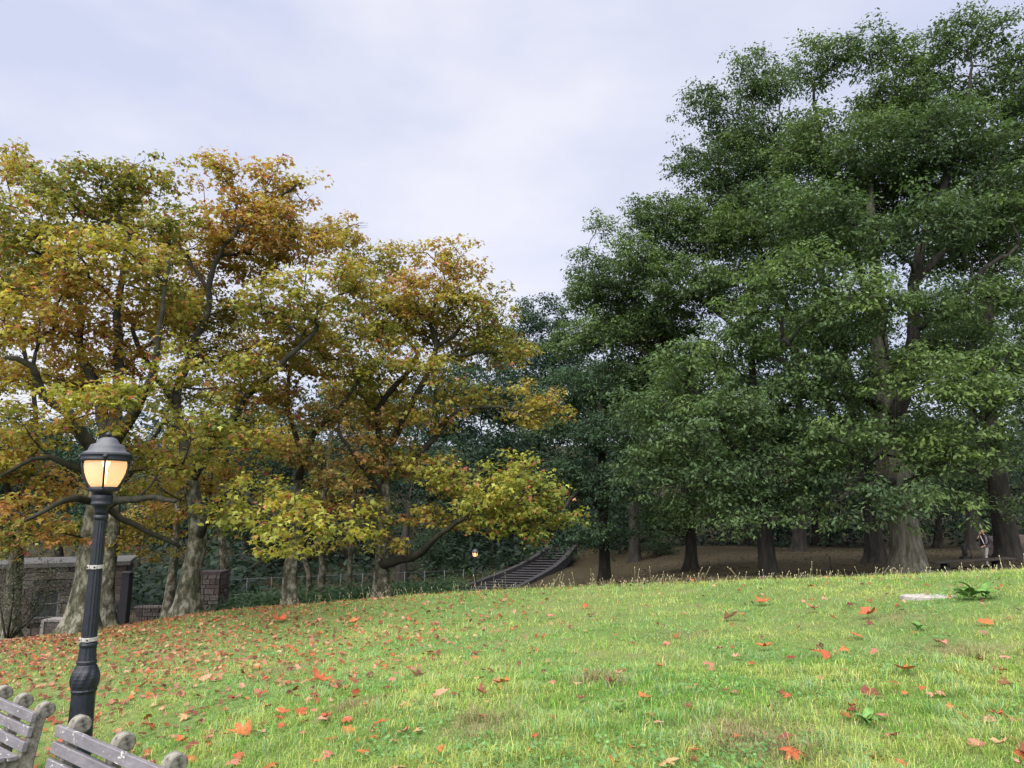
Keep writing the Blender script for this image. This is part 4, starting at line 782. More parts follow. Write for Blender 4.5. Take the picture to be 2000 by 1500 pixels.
# railing across the gateway
def railing(name, a, bb, hgt, n, lab, wire=False, mt='dark', nr=2, rr=.012, pr=.02):
    a = np.array(a); bb = np.array(bb); za, zb_ = hz(*a), hz(*bb); e = empty(name, (a[0], a[1], za), label=lab, cat='railing' if not wire else 'fence'); o = np.array([a[0], a[1], za]); d = np.array([bb[0] - a[0], bb[1] - a[1], zb_ - za])
    for k in range(nr):
        h = hgt * (1 - k * (.5 if wire else .82)); q = MB(); q.tube([np.array([0, 0, h]), d * .5 + np.array([0, 0, h]), d + np.array([0, 0, h])], rr, 6); q.build('rail', M[mt], e)
    for i in range(n + 1):
        p_ = d * i / n; p_[2] = hz(a[0] + p_[0], a[1] + p_[1]) - za; q = MB(); thick = pr if (wire or i % 6 == 0) else pr * .5; q.tube([p_ - np.array([0, 0, .15]), np.array([p_[0], p_[1], d[2] * i / n + hgt + (.06 if wire else 0)])], thick, 6); q.build('post' if (wire or i % 6 == 0) else 'bar', M[mt], e)
    return e
railing('railing', P(246, 1200, 32.4)[:2], P(340, 1200, 32.4)[:2], .95, 18, 'low black railing across the gateway beside the house')
M['wire'] = noisy('galvanised_post', 20, [(.3, (.05, .052, .055)), (.7, (.10, .10, .105))], .6, .4)
railing('wire_fence', P(432, 1160, 38)[:2], P(905, 1160, 44)[:2], 1.55, 11, 'wire fence on thin grey posts along the ivy bank', True, 'wire', 2, .014, .026)
# low wall in the gateway
q = P(305, 1205, 33.2); e = empty('low_wall', (q[0], q[1], hz(q[0], q[1]) - .1), label='low stone wall behind the gateway railing', cat='wall')
b = MB(); b.box((0, .2, .42), (.95, .14, .42)); core = b.build('core', M['mortar'], e); masonry(core, -.95, .95, 0, .84, .05, .26, (.3, .6), seed=21, depth=.12)
b = MB(); b.box((0, .15, .88), (1.0, .24, .04)); b.build('cap_stone', M['stone_b'], e)
# pale concrete bin housing by the house
q = onground(108, 1247, 18, 40); q = P(108, 1245, 27.5); e = empty('concrete_block', (q[0], q[1], hz(q[0], q[1]) - .05), label='beige concrete block standing at the foot of the largest plane tree', cat='block')
b = MB(); b.box((0, 0, .32), (.36, .3, .32), taper=.95); b.build('body', M['stone_b'], e); b = MB(); b.box((0, 0, .67), (.38, .32, .035)); b.build('lid', M['pale_stone'], e)
b = MB(); b.box((-.33, -.31, .33), (.06, .02, .31)); b.build('edge_strip', M['pale_stone'], e)
# shrub by the house
def shrub(px, py, Y, h, spread, n, lab, pal, leaf=.06, stems=5, npl=60, seed=0, name='shrub'):
    r_ = np.random.default_rng(seed); q = P(px, py, Y); z = hz(q[0], q[1]); o = np.array([q[0], q[1], z]); e = empty(name, tuple(o), label=lab, cat='shrub')
    b = MB(); tips = []
    for i in range(stems):
        a = r_.uniform(0, 2 * np.pi); tp = np.array([math.cos(a) * spread * r_.uniform(.3, 1), math.sin(a) * spread * r_.uniform(.3, 1), h * r_.uniform(.6, 1)]); m1 = tp * .5 + r_.normal(0, .12, 3) * spread
        b.tube([(0, 0, -.1), m1 * .5 + r_.normal(0, .03, 3), m1, tp], [.035, .028, .018, .006], 6); tips += [tp, m1 * 1.1]
        for _ in range(n): s_ = m1 + (tp - m1) * r_.random() ; t2 = s_ + r_.normal(0, .38, 3) * spread * np.array([1, 1, .8]); b.tube([s_, (s_ + t2) / 2 + r_.normal(0, .04, 3), t2], [.012, .008, .004], 3); tips.append(t2)
    b.build('stems', M['limb_bark'], e); tips = np.array(tips); tips = tips[tips[:, 2] > .25]
    c_ = np.repeat(tips, npl, 0); N_ = len(c_); pos = c_ + r_.normal(0, .2 * spread, (N_, 3)); pal = np.array(pal); col = pal[r_.integers(0, len(pal), N_)] * r_.uniform(.7, 1.3, (N_, 1))
    V, T, C = place(OAK_LO, pos, unit(r_.normal(0, .6, (N_, 3)) + np.array([0, -.2, 1])), unit(r_.normal(0, 1, (N_, 3))), leaf * r_.uniform(.6, 1.4, N_), col); lk(bpy.data.objects.new('foliage', mesh_np('foliage', V, T, M['oak_leaf'], C)), e)
shrub(12, 1262, 23, 2.3, 1.5, 7, 'grey green twiggy shrub before the stone house, at the left edge', [(.07, .08, .055), (.10, .11, .075), (.05, .065, .04)], .075, 6, 60, 3)
shrub(845, 1135, 62, 4.2, 1.6, 6, 'slim many stemmed sapling in the wood left of the far lamp', [(.02, .042, .022), (.035, .06, .03)], .2, 5, 50, 4, 'sapling')
shrub(1290, 1074, 58, .9, 1.3, 5, 'low dark bush on the far edge of the brown bank', [(.02, .04, .02), (.035, .055, .028)], .16, 6, 60, 5)

# ------------------------------------------------------------------ stairs
def stairs():
    # centre line in plan, foot to head; each step a slab
    foot = P(945, 1162, 52); mid = P(1052, 1112, 58.5); head = P(1102, 1070, 64)
    fz, mz, hz_ = P(945, 1160, 52)[2], P(1052, 1110, 58.5)[2], P(1102, 1070, 64)[2]
    e = empty('stone_stairs', (foot[0], foot[1], fz), label='broad stone stairs with low kerbs climbing into the wood', cat='stairs'); o = np.array([foot[0], foot[1], fz])
    pts = smoothpoly([(foot[0], foot[1], fz), (mid[0], mid[1], mz), (head[0], head[1], hz_)], .2); d = np.concatenate([[0], np.cumsum(np.linalg.norm(np.diff(pts[:, :2], axis=0), axis=1))]); Lt = d[-1]; n = 19
    prev = None; hw0, hw1 = 1.75, .8; left, right = [], []
    for i in range(n):
        s = Lt * i / n; x = np.interp(s, d, pts[:, 0]); y = np.interp(s, d, pts[:, 1]); z = np.interp(s, d, pts[:, 2]); s2 = Lt * (i + 1) / n; x2 = np.interp(s2, d, pts[:, 0]); y2 = np.interp(s2, d, pts[:, 1]); z2 = np.interp(s2, d, pts[:, 2])
        # steps lie across the view, as the risers do in the photograph
        hw = hw0 + (hw1 - hw0) * i / n; yaw_ = math.atan2(y2 - y, x2 - x) - math.pi / 2; yaw_ *= .35
        b = MB(); dep = (y2 - y) / 2 + .12; hgt = max(z2 - z, .08); q = MB(); b.bbox((0, -.05, -.025), (hw, dep, .025), .008); b.box((0, .06, -.23), (hw * .995, dep - .03, .178))
        ob = b.build('step', M['step'], e); ob.location = ((x + x2) / 2 - o[0], (y + y2) / 2 - o[1], z2 - o[2]); ob.rotation_euler = (0, 0, yaw_)
        u = np.array([math.cos(yaw_), math.sin(yaw_)]); c_ = np.array([(x + x2) / 2, (y + y2) / 2]); left.append(np.append(c_ - u * (hw + .2), z2 + .28)); right.append(np.append(c_ + u * (hw + .2), z2 + .28))
    for side in (left, right):
        a = np.array(side) - o; b = MB(); vs = []; m = len(a)
        for p_ in a: vs += [(p_[0] - .2, p_[1], p_[2] - .75), (p_[0] + .2, p_[1], p_[2] - .75), (p_[0] + .2, p_[1], p_[2]), (p_[0] - .2, p_[1], p_[2])]
        fs = [(i * 4 + k, i * 4 + (k + 1) % 4, i * 4 + 4 + (k + 1) % 4, i * 4 + 4 + k) for i in range(m - 1) for k in range(4)] + [(3, 2, 1, 0), tuple((m - 1) * 4 + k for k in range(4))]
        b.add(vs, fs); b.build('kerb', M['step'], e)
stairs()

# ------------------------------------------------------------------ picnic table, person, stakes, rocks on the right
def picnic():
    Yt = 27.5; a = P(1822, 1098, Yt); c_ = P(1978, 1089, Yt - .6); cx, cy = (a[0] + c_[0]) / 2, (a[1] + c_[1]) / 2; z = hz(cx, cy); ht = (a[2] + c_[2]) / 2 - z
    e = empty('picnic_table', (cx, cy, z), math.atan2(c_[1] - a[1], c_[0] - a[0]), label='dark picnic table with attached benches beside the massive oak', cat='table'); hl = np.linalg.norm(c_[:2] - a[:2]) / 2; tilt = math.atan2(c_[2] - a[2], hl * 2)
    e.rotation_euler = (0, -tilt, e.rotation_euler[2])
    for i in range(5):
        b = MB(); b.bbox((0, -.32 + i * .16, ht - .02), (hl, .072, .022), .005); b.build('top_plank', M['wood'], e)
    for sy in (-1, 1):
        for i in range(2): b = MB(); b.bbox((0, sy * (.66 + i * .15), ht - .32), (hl * .96, .068, .022), .005); b.build('seat_plank', M['wood'], e)
    for sx in (-.68, .62):
        x = sx * hl; f_ = MB(); f_.bbox((x, 0, ht - .38), (.045, .82, .05), .006); f_.build('crossbeam', M['dark'], e)
        f_ = MB(); f_.box((x, 0, (ht - .1) / 2 - .1), (.16, .30, (ht - .1) / 2 + .1), taper=.62); f_.build('pedestal', M['dark'], e)
        f_ = MB(); f_.bbox((x, 0, ht - .075), (.05, .38, .03), .006); f_.build('batten', M['dark'], e)
    return cx, cy
picnic()
def skinmesh(name, joints, edges, matl, root=0, sub=2):
    me = bpy.data.meshes.new(name); me.from_pydata([j[:3] for j in joints], edges, []); o = bpy.data.objects.new(name, me); COL.objects.link(o)
    md = o.modifiers.new('skin', 'SKIN'); me.skin_vertices if me.skin_vertices else None
    if not me.skin_vertices:
        bpy.context.view_layer.objects.active = o; bpy.ops.mesh.customdata_skin_add()
    sv = me.skin_vertices[0].data
    for i, j in enumerate(joints): sv[i].radius = (j[3], j[4] if len(j) > 4 else j[3]); sv[i].use_root = (i == root)
    md.use_smooth_shade = True; s_ = o.modifiers.new('sub', 'SUBSURF'); s_.levels = sub; s_.render_levels = sub
    me.materials.append(matl); dg = bpy.context.evaluated_depsgraph_get(); m2 = bpy.data.meshes.new_from_object(o.evaluated_get(dg)); bpy.data.objects.remove(o); m2.name = name
    return m2
def person():
    Yp_ = 31.5; q = P(1927, 1105, Yp_); z = hz(q[0], q[1]); top = P(1922, 1034, Yp_)[2]; s = (top - z) / 1.75; s = max(s, .9)
    e = empty('person', (q[0], q[1], z), R(205), label='person in dark top, grey vest and pale trousers raising a hand to the face', cat='person'); e.scale = (s, s, s)
    skin = flat('skin', (.42, .25, .18)); dark = flat('dark_top', (.02, .022, .03)); vest = flat('grey_vest', (.16, .12, .13)); pale = flat('pale_trousers', (.26, .25, .22)); hair = flat('brown_hair', (.03, .018, .012)); shoe = flat('shoe', (.05, .045, .045))
    # local: +x is the way the figure faces turned by the empty (faces left in the photo), y its left side
    body = [(0, 0, .98, .13, .12), (0, 0, 1.12, .12, .11), (-.01, 0, 1.30, .15, .11), (-.02, 0, 1.42, .14, .10), (0, 0, 1.50, .055), (.02, 0, 1.58, .06),
            (-.02, .20, 1.42, .06), (.02, .25, 1.16, .048), (.16, .16, 1.02, .038), (.24, .10, 1.00, .032),
            (-.02, -.20, 1.42, .06), (.06, -.27, 1.20, .048), (.20, -.14, 1.36, .036), (.15, -.05, 1.52, .028),
            (0, .09, .92, .095), (.14, .10, .52, .066), (.08, .10, .12, .045), (.17, .10, .04, .035),
            (0, -.09, .92, .095), (-.06, -.10, .50, .066), (-.26, -.10, .14, .045), (-.18, -.10, .05, .035)]
    ed = [(0, 1), (1, 2), (2, 3), (3, 4), (4, 5), (3, 6), (6, 7), (7, 8), (8, 9), (3, 10), (10, 11), (11, 12), (12, 13), (0, 14), (14, 15), (15, 16), (16, 17), (0, 18), (18, 19), (19, 20), (20, 21)]
    m = skinmesh('body', body, ed, skin)
    for mm in (dark, pale, shoe): m.materials.append(mm)
    for p_ in m.polygons:
        c = p_.center; armtip = (c.x > .19 and c.z > .9)
        p_.material_index = 3 if c.z < .10 else 2 if c.z < .97 and abs(c.y) < .21 and not armtip else 0 if (c.z > 1.49 or armtip) and not (abs(c.y) > .1 and c.z < 1.45 and c.x < .15) else 1
    lk(bpy.data.objects.new('body', m), e)
    # head with face
    import bmesh
    bm = bmesh.new(); bmesh.ops.create_uvsphere(bm, u_segments=20, v_segments=14, radius=1)
    for v in bm.verts:
        x, y, zz = v.co; x2 = x * .098 * (1.0 if x < 0 else .96); y2 = y * .078 * (1 - .22 * max(0, -zz)); z2 = zz * .118
        if x > .5: x2 += .022 * math.exp(-((y / .16) ** 2) - ((zz + .08) / .22) ** 2) - .012 * math.exp(-((abs(y) - .36) / .16) ** 2 - ((zz - .1) / .14) ** 2) + .008 * math.exp(-((y / .3) ** 2) - ((zz + .5) / .1) ** 2)
        v.co = (x2 + .03, y2, z2 + 1.655)
    for f in bm.faces: f.smooth = True
    hm = bpy.data.meshes.new('head'); bm.to_mesh(hm); hm.materials.append(skin); hd = lk(bpy.data.objects.new('head', hm), e)
    for sy in (-1, 1):
        b = MB(); b.lathe([(.002, -.012), (.011, -.006), (.011, .006), (.002, .012)], 8, (.112, sy * .03, 1.668)); b.build('eye', M['dark'], hd)
        b = MB(); b.lathe([(.004, -.03), (.016, -.01), (.018, .012), (.004, .03)], 8, (.02, sy * .078, 1.655)); b.build('ear', skin, hd)
    bm = bmesh.new(); bmesh.ops.create_uvsphere(bm, u_segments=20, v_segments=14, radius=1)
    dele = [v for v in bm.verts if (v.co.x > .35 and v.co.z < .45) or v.co.z < -.75]; bmesh.ops.delete(bm, geom=dele, context='VERTS')
    for v in bm.verts: v.co = (v.co.x * .108 + .02, v.co.y * .09, v.co.z * .128 + 1.662)
    hm = bpy.data.meshes.new('hair'); bm.to_mesh(hm); hm.materials.append(hair); lk(bpy.data.objects.new('hair', hm), hd)
    # vest, open at the front
    V, F = [], []; nn = 20
    for i, (zz, rx, ry) in enumerate(((.96, .165, .205), (1.10, .158, .20), (1.28, .165, .215), (1.42, .145, .20), (1.475, .10, .13))):
        for k in range(nn + 1):
            a = R(38) + (2 * math.pi - R(76)) * k / nn; V.append((-.01 + rx * math.cos(a), ry * math.sin(a), zz))
    for i in range(4):
        for k in range(nn): F.append((i * (nn + 1) + k, i * (nn + 1) + k + 1, (i + 1) * (nn + 1) + k + 1, (i + 1) * (nn + 1) + k))
    b = MB(); b.add(V, F, True); vo = b.build('vest', vest, e); sm = vo.modifiers.new('thick', 'SOLIDIFY'); sm.thickness = .015
    # hands: palm and five fingers each
    for (hx, hy, hz2, dx, dz) in ((.24, .10, 1.00, .9, -.3), (.15, -.05, 1.52, -.2, .9)):
        j = [(hx, hy, hz2, .026, .018), (hx + dx * .07, hy, hz2 + dz * .07, .034, .016)]; E2 = [(0, 1)]
        for f_, ln in enumerate((.06, .075, .08, .07)):
            oy = (f_ - 1.5) * .019; b0 = len(j); j += [(hx + dx * .10, hy + oy, hz2 + dz * .10, .0095), (hx + dx * (.10 + ln * .5), hy + oy - .012, hz2 + dz * (.10 + ln * .5), .0085), (hx + dx * (.10 + ln * .85), hy + oy - .03, hz2 + dz * (.10 + ln * .85), .0075)]; E2 += [(1, b0), (b0, b0 + 1), (b0 + 1, b0 + 2)]
        b0 = len(j); j += [(hx + dx * .03, hy - .04, hz2 + dz * .03 + .01, .011), (hx + dx * .065, hy - .058, hz2 + dz * .065, .009)]; E2 += [(0, b0), (b0, b0 + 1)]
        lk(bpy.data.objects.new('hand', skinmesh('hand', j, E2, skin, 0, 1)), e)
    # shoulder bag strap
    b = MB(); b.tube([(.15, .10, 1.06), (.155, .06, 1.2), (.145, 0, 1.33), (.08, -.09, 1.455), (-.03, -.13, 1.475), (-.13, -.06, 1.38)], .014, 6); b.build('bag_strap', M['sign_white'], e)
person()
for (px, y0_, y1_, Y, rr, lab) in ((1625, 1092, 1124, 33, .018, 'thin dark stake in the bare ground right of the leaning oak'), (1899, 1069, 1096, 36, .02, 'thin dark stake behind the picnic table'),):
    q = P(px, y1_, Y); z = hz(q[0], q[1]); zt_ = P(px, y0_, Y)[2]; e = empty('stake', (q[0], q[1], z), label=lab, cat='stake'); b = MB(); b.tube([(0, 0, -.2), (-.02, 0, (zt_ - z) / 2), (-.05, 0, zt_ - z)], rr, 6); b.build('shaft', M['dark'], e); b = MB(); b.lathe([(rr * 1.6, 0), (rr * 1.9, .03), (rr, .06)], 8, (-.05, 0, zt_ - z - .02)); b.build('cap', M['dark'], e)
q = P(1887, 1096, 38); z = hz(q[0], q[1]); zt_ = P(1884, 1062, 38)[2]; e = empty('wooden_post', (q[0], q[1], z), label='stout black wooden post behind the picnic table', cat='post')
b = MB(); b.tube([(0, 0, -.2), (-.03, 0, (zt_ - z) * .5), (-.08, 0, zt_ - z)], [.12, .11, .10], 10); b.build('shaft', M['dark'], e); b = MB(); b.box((0, 0, .06), (.26, .2, .10), taper=.8); b.build('footing', M['dark'], e)
def rock(px, py, Y, sx, sz, lab, mt, seed, dz=0):
    import bmesh
    bm = bmesh.new(); bmesh.ops.create_icosphere(bm, subdivisions=3, radius=1)
    for v in bm.verts:
        k = 1 + .35 * mnoise.noise(v.co * 1.3 + Vector((seed, 0, 0))) + .12 * mnoise.noise(v.co * 4 + Vector((seed, 3, 0))); v.co = Vector((v.co.x * sx * k, v.co.y * sx * .8 * k, max(v.co.z, -.5) * sz * k))
    me = bpy.data.meshes.new('boulder'); bm.to_mesh(me); me.materials.append(mt); q = P(px, py, Y); o = bpy.data.objects.new('boulder', me); o.location = (q[0], q[1], hz(q[0], q[1]) + sz * .3 + dz); tag(lk(o), lab, 'boulder', 'boulders at the right edge')
rock(1952, 1076, 39.5, .75, .55, 'lowest reddish boulder between the person and the leaning trunk', M['stone_a'], 2)
rock(1945, 1060, 42, .8, .7, 'upper boulder directly behind the person', M['stone_c'], 5, .25)
rock(1995, 1066, 41, .9, .8, 'brown boulder right of the leaning trunk at the edge', M['stone_a'], 8, .1)
# stone slab and broad leaved weed on the lawn
q = onground(1818, 1166); qs = PX(0, q[1]) * 105; e = MB(); rr_ = random.Random(3); ring = []
for k in range(14):
    a = 2 * math.pi * k / 14; ring.append((math.cos(a) * qs * .5 * rr_.uniform(.9, 1.08), math.sin(a) * .40 * rr_.uniform(.85, 1.1)))
vs = [(x, y, -.1) for x, y in ring] + [(x, y, .045) for x, y in ring] + [(x * .93, y * .9, .062 + rr_.uniform(-.006, .006)) for x, y in ring]
e.add(vs, [(k, (k + 1) % 14, 14 + (k + 1) % 14, 14 + k) for k in range(14)] + [(14 + k, 14 + (k + 1) % 14, 28 + (k + 1) % 14, 28 + k) for k in range(14)] + [tuple(28 + k for k in range(14))])
o = e.build('stone_slab', M['pale_stone'], None, label='flat pale stone slab sunk in the lawn near the crest', cat='stone'); o.location = (q[0], q[1], q[2] - .035); o.rotation_euler = (math.atan2(hz(q[0], q[1] + .4) - hz(q[0], q[1] - .4), .8), 0, .06)
def weedmesh(l, wd, seed):
    r_ = random.Random(seed); V = []; n = 6
    for i in range(n + 1):
        t = i / n; wv = wd * math.sin(math.pi * min(1, t * .93 + .07)) ** .8 * (1 - .25 * t); zc = l * (.42 * math.sin(t * 2.1) - .12 * t); yv = l * t
        V += [(-wv, yv, zc + wv * .25), (0, yv, zc - .004), (wv, yv, zc + wv * .22)]
    F = []
    for i in range(n):
        for k in range(2): F.append((i * 3 + k, i * 3 + k + 1, i * 3 + 4 + k, i * 3 + 3 + k))
    b = MB(); b.add(V, F, True); return b.mesh('leaf', M['weed'])
WM = [weedmesh(.26, .065, i) for i in range(2)] + [weedmesh(.20, .05, 3)]
def weed(px, py, sc, nl, lab, rx):
    q = onground(px, py); e = empty('weed', tuple(q), label=lab, cat='plant', group='broad leaved weeds in the lawn'); e.scale = (sc, sc, sc); r_ = random.Random(px)
    b = MB(); b.lathe([(.02, -.03), (.028, .02), (.012, .05)], 8); b.build('stem', M['weed'], e)
    for i in range(nl):
        o = bpy.data.objects.new('leaf', WM[i % 3]); o.rotation_euler = (r_.uniform(-.25, .35), r_.uniform(-.3, .3), 2 * math.pi * i / nl + r_.uniform(-.3, .3)); o.scale = (r_.uniform(.8, 1.2),) * 3; o.location = (r_.uniform(-rx, rx), r_.uniform(-.04, .04), .02 + r_.uniform(0, .05)); lk(o, e)
weed(1905, 1172, 1.25, 16, 'sprawling bright green weed beside the stone slab', .16)
weed(1690, 1415, .50, 7, 'small bright weed among leaves in the near right lawn', .03)
weed(1205, 1388, .45, 6, 'small dark weed in the middle of the lawn', .03)
weed(1795, 1232, .6, 6, 'low green weed right of the centre below the stone slab', .05)

# ------------------------------------------------------------------ grass
def grass():
    r = np.random.default_rng(77); V_, T_, C_ = [], [], []; base = 0
    NB = 290000; u = r.random(NB); Y = 4.0 * (24.5 / 4.0) ** u; px = r.uniform(-140, 2140, NB); x = (px - 1000) / FPX * Y * 1.02 * np.cos(PITCH) * 1.02
    ok = Y < ridge(x) + .6; bd = (x - pa[0]) * BN[0] + (Y - pa[1]) * BN[1]; ok &= bd < .25; x, Y = x[ok], Y[ok]; n = len(x)
    k = np.stack([x, Y, np.zeros(n)], 1); z = H(x, Y)
    g1 = vnoise(k, .5, 1.0); g2 = vnoise(k, 1.6, 5.0); g3 = vnoise(k, 4.0, 9.0)
    dry = np.clip(.37 + g1 * 1.3 + g2 * .9 + r.normal(0, .16, n), 0, 1); nearcrest = np.clip((Y - ridge(x) + 5) / 5, 0, 1); leftd = np.clip((-x - 2) / 8, 0, 1) * np.clip((Y - 8) / 8, 0, 1)
    dry = np.clip(dry + .35 * nearcrest + .55 * leftd, 0, 1)
    green = np.array([.125, .265, .04]); fresh = np.array([.205, .385, .05]); silver = np.array([.22, .37, .17]); straw = np.array([.46, .44, .15]); brown = np.array([.20, .15, .07])
    c = green[None] * (1 - dry[:, None]) + (fresh * .35 + straw * .65)[None] * dry[:, None]
    c = np.where(((g3 * .5 + g2 * .7 - g1 * .3) > .20)[:, None] & (r.random(n) < .5)[:, None], silver[None], c); kk = r.random(n); c = np.where((kk < .13)[:, None], straw[None], c); c = np.where((kk > .88)[:, None], fresh[None], c); c = np.where(((leftd > .2) & (r.random(n) < leftd * .5))[:, None], brown[None], c)
    c *= r.uniform(.7, 1.25, (n, 1))
    for (bx_, by_, br_) in ((1475, 1452, .42), (1170, 1330, .3), (560, 1310, .5), (1860, 1270, .45), (940, 1420, .3), (1330, 1240, .5), (1750, 1210, .6), (700, 1380, .3)):
        q_ = onground(bx_, by_); dd_ = np.hypot(x - q_[0], (Y - q_[1]) * .8) / br_ + r.normal(0, .4, n); c = np.where((dd_ < .85)[:, None], np.array([.25, .21, .11]) * r.uniform(.6, 1.4, (n, 1)), c)
    hgt = (.035 + .075 * np.clip(g2 * 1.0 + g3 * 1.2 + .25, 0, 1)) * r.uniform(.6, 1.5, n) * (1 + .25 * nearcrest); hgt = np.where(r.random(n) < .06, hgt * 1.7, hgt); wd = np.maximum(.0042, Y * .00072) * r.uniform(.7, 1.3, n)
    a = r.random(n) * 2 * np.pi; ln = r.uniform(.2, 1.7, n); bx = np.cos(a) * ln; by = np.sin(a) * ln; sx, sy = -np.sin(a), np.cos(a)
    # blades turn their flat side partly to any viewer: random azimuth
    P0 = np.stack([x, Y, z - .005], 1); mid = P0 + np.stack([bx * hgt * .35, by * hgt * .35, hgt * .62], 1); tip = P0 + np.stack([bx * hgt * 1.0, by * hgt * 1.0, hgt * (1.0 - .33 * ln)], 1); S = np.stack([sx * wd, sy * wd, np.zeros(n)], 1)
    V = np.stack([P0 - S * .5, P0 + S * .5, mid - S * .45, mid + S * .45, tip], 1).reshape(-1, 3); b = (np.arange(n) * 5)[:, None, None]; T = (np.array([[0, 1, 3], [0, 3, 2], [2, 3, 4]])[None] + b); far_ = Y > 8.5; T = np.concatenate([T[~far_].reshape(-1, 3), (np.array([[0, 1, 4]])[None] + b)[far_].reshape(-1, 3)]); C = np.repeat(c, 5, 0)
    used = np.zeros(len(V), bool); used[T.ravel()] = True; idx = np.cumsum(used) - 1; V, C, T = V[used], C[used], idx[T]
    tag(lk(bpy.data.objects.new('grass', mesh_np('grass', V, T, M['grass'], C))), 'patchy short green grass with dry straw coloured areas', 'grass', kind='stuff')
    # clover and small broad leaves in patches
    m = 26000; Yc = 4.1 * (14 / 4.1) ** r.random(m); xc = (r.uniform(-100, 2100, m) - 1000) / FPX * Yc; kc = np.stack([xc, Yc, np.zeros(m)], 1); pc = vnoise(kc, .9, 21.) + .5 * vnoise(kc, 2.5, 31.); okc = (pc > .16) & (((xc - pa[0]) * BN[0] + (Yc - pa[1]) * BN[1]) < .2); xc, Yc = xc[okc], Yc[okc]; m = len(xc)
    pos = np.stack([xc, Yc, H(xc, Yc) + r.uniform(.02, .06, m)], 1); tpl = fan([(0, -.5, 0), (.45, -.1, .02), (.3, .4, -.02), (-.3, .4, -.02), (-.45, -.1, .02)]); cl = np.array([(.07, .17, .045), (.10, .22, .06), (.14, .26, .09)])[r.integers(0, 3, m)] * r.uniform(.8, 1.3, (m, 1))
    v, t, cc_ = place(tpl, pos, unit(np.array([0, -.3, 1.]) + r.normal(0, .35, (m, 3))), unit(r.normal(0, 1, (m, 3))), r.uniform(.016, .036, m) * np.maximum(1, Yc / 9), cl)
    tag(lk(bpy.data.objects.new('clover', mesh_np('clover', v, t, M['grass'], cc_))), 'blue green clover patches scattered through the lawn', 'clover', kind='stuff')
    # seed stalks along the crest
    m = 330; px = np.concatenate([r.uniform(560, 1100, 110), r.uniform(1050, 1750, 170), r.uniform(1750, 2050, 50)]); V_, T_, C_ = [], [], []; mb = MB()
    for i in range(m):
        Y0 = 21.; xx = (px[i] - 1000) / FPX * 20.5; yy = float(ridge(xx)) - r.uniform(.2, 2.6); xx = (px[i] - 1000) / FPX * yy * 1.0; z0 = hz(xx, yy); h = r.uniform(.08, .26) * (2.0 if r.random() < .16 else 1); lx_, ly_ = r.normal(0, .25, 2) * h
        p0 = np.array([xx, yy, z0]); p2 = p0 + np.array([lx_, ly_, h]); p1 = (p0 + p2) / 2 + np.array([-lx_ * .15, 0, .02]); mb.tube([p0, p1, p2], [.0032, .0028, .0024], 3); dd = (p2 - p1) / np.linalg.norm(p2 - p1); hl = r.uniform(.03, .06); mb.tube([p2 - dd * .005, p2 + dd * hl * .5, p2 + dd * hl], [.004, .0095, .003], 5)
    mb.build('seed_grass', flat('dry_seed', (.42, .38, .22)), None, label='dry seed stalks standing along the crest of the lawn', cat='grass', kind='stuff')
grass()

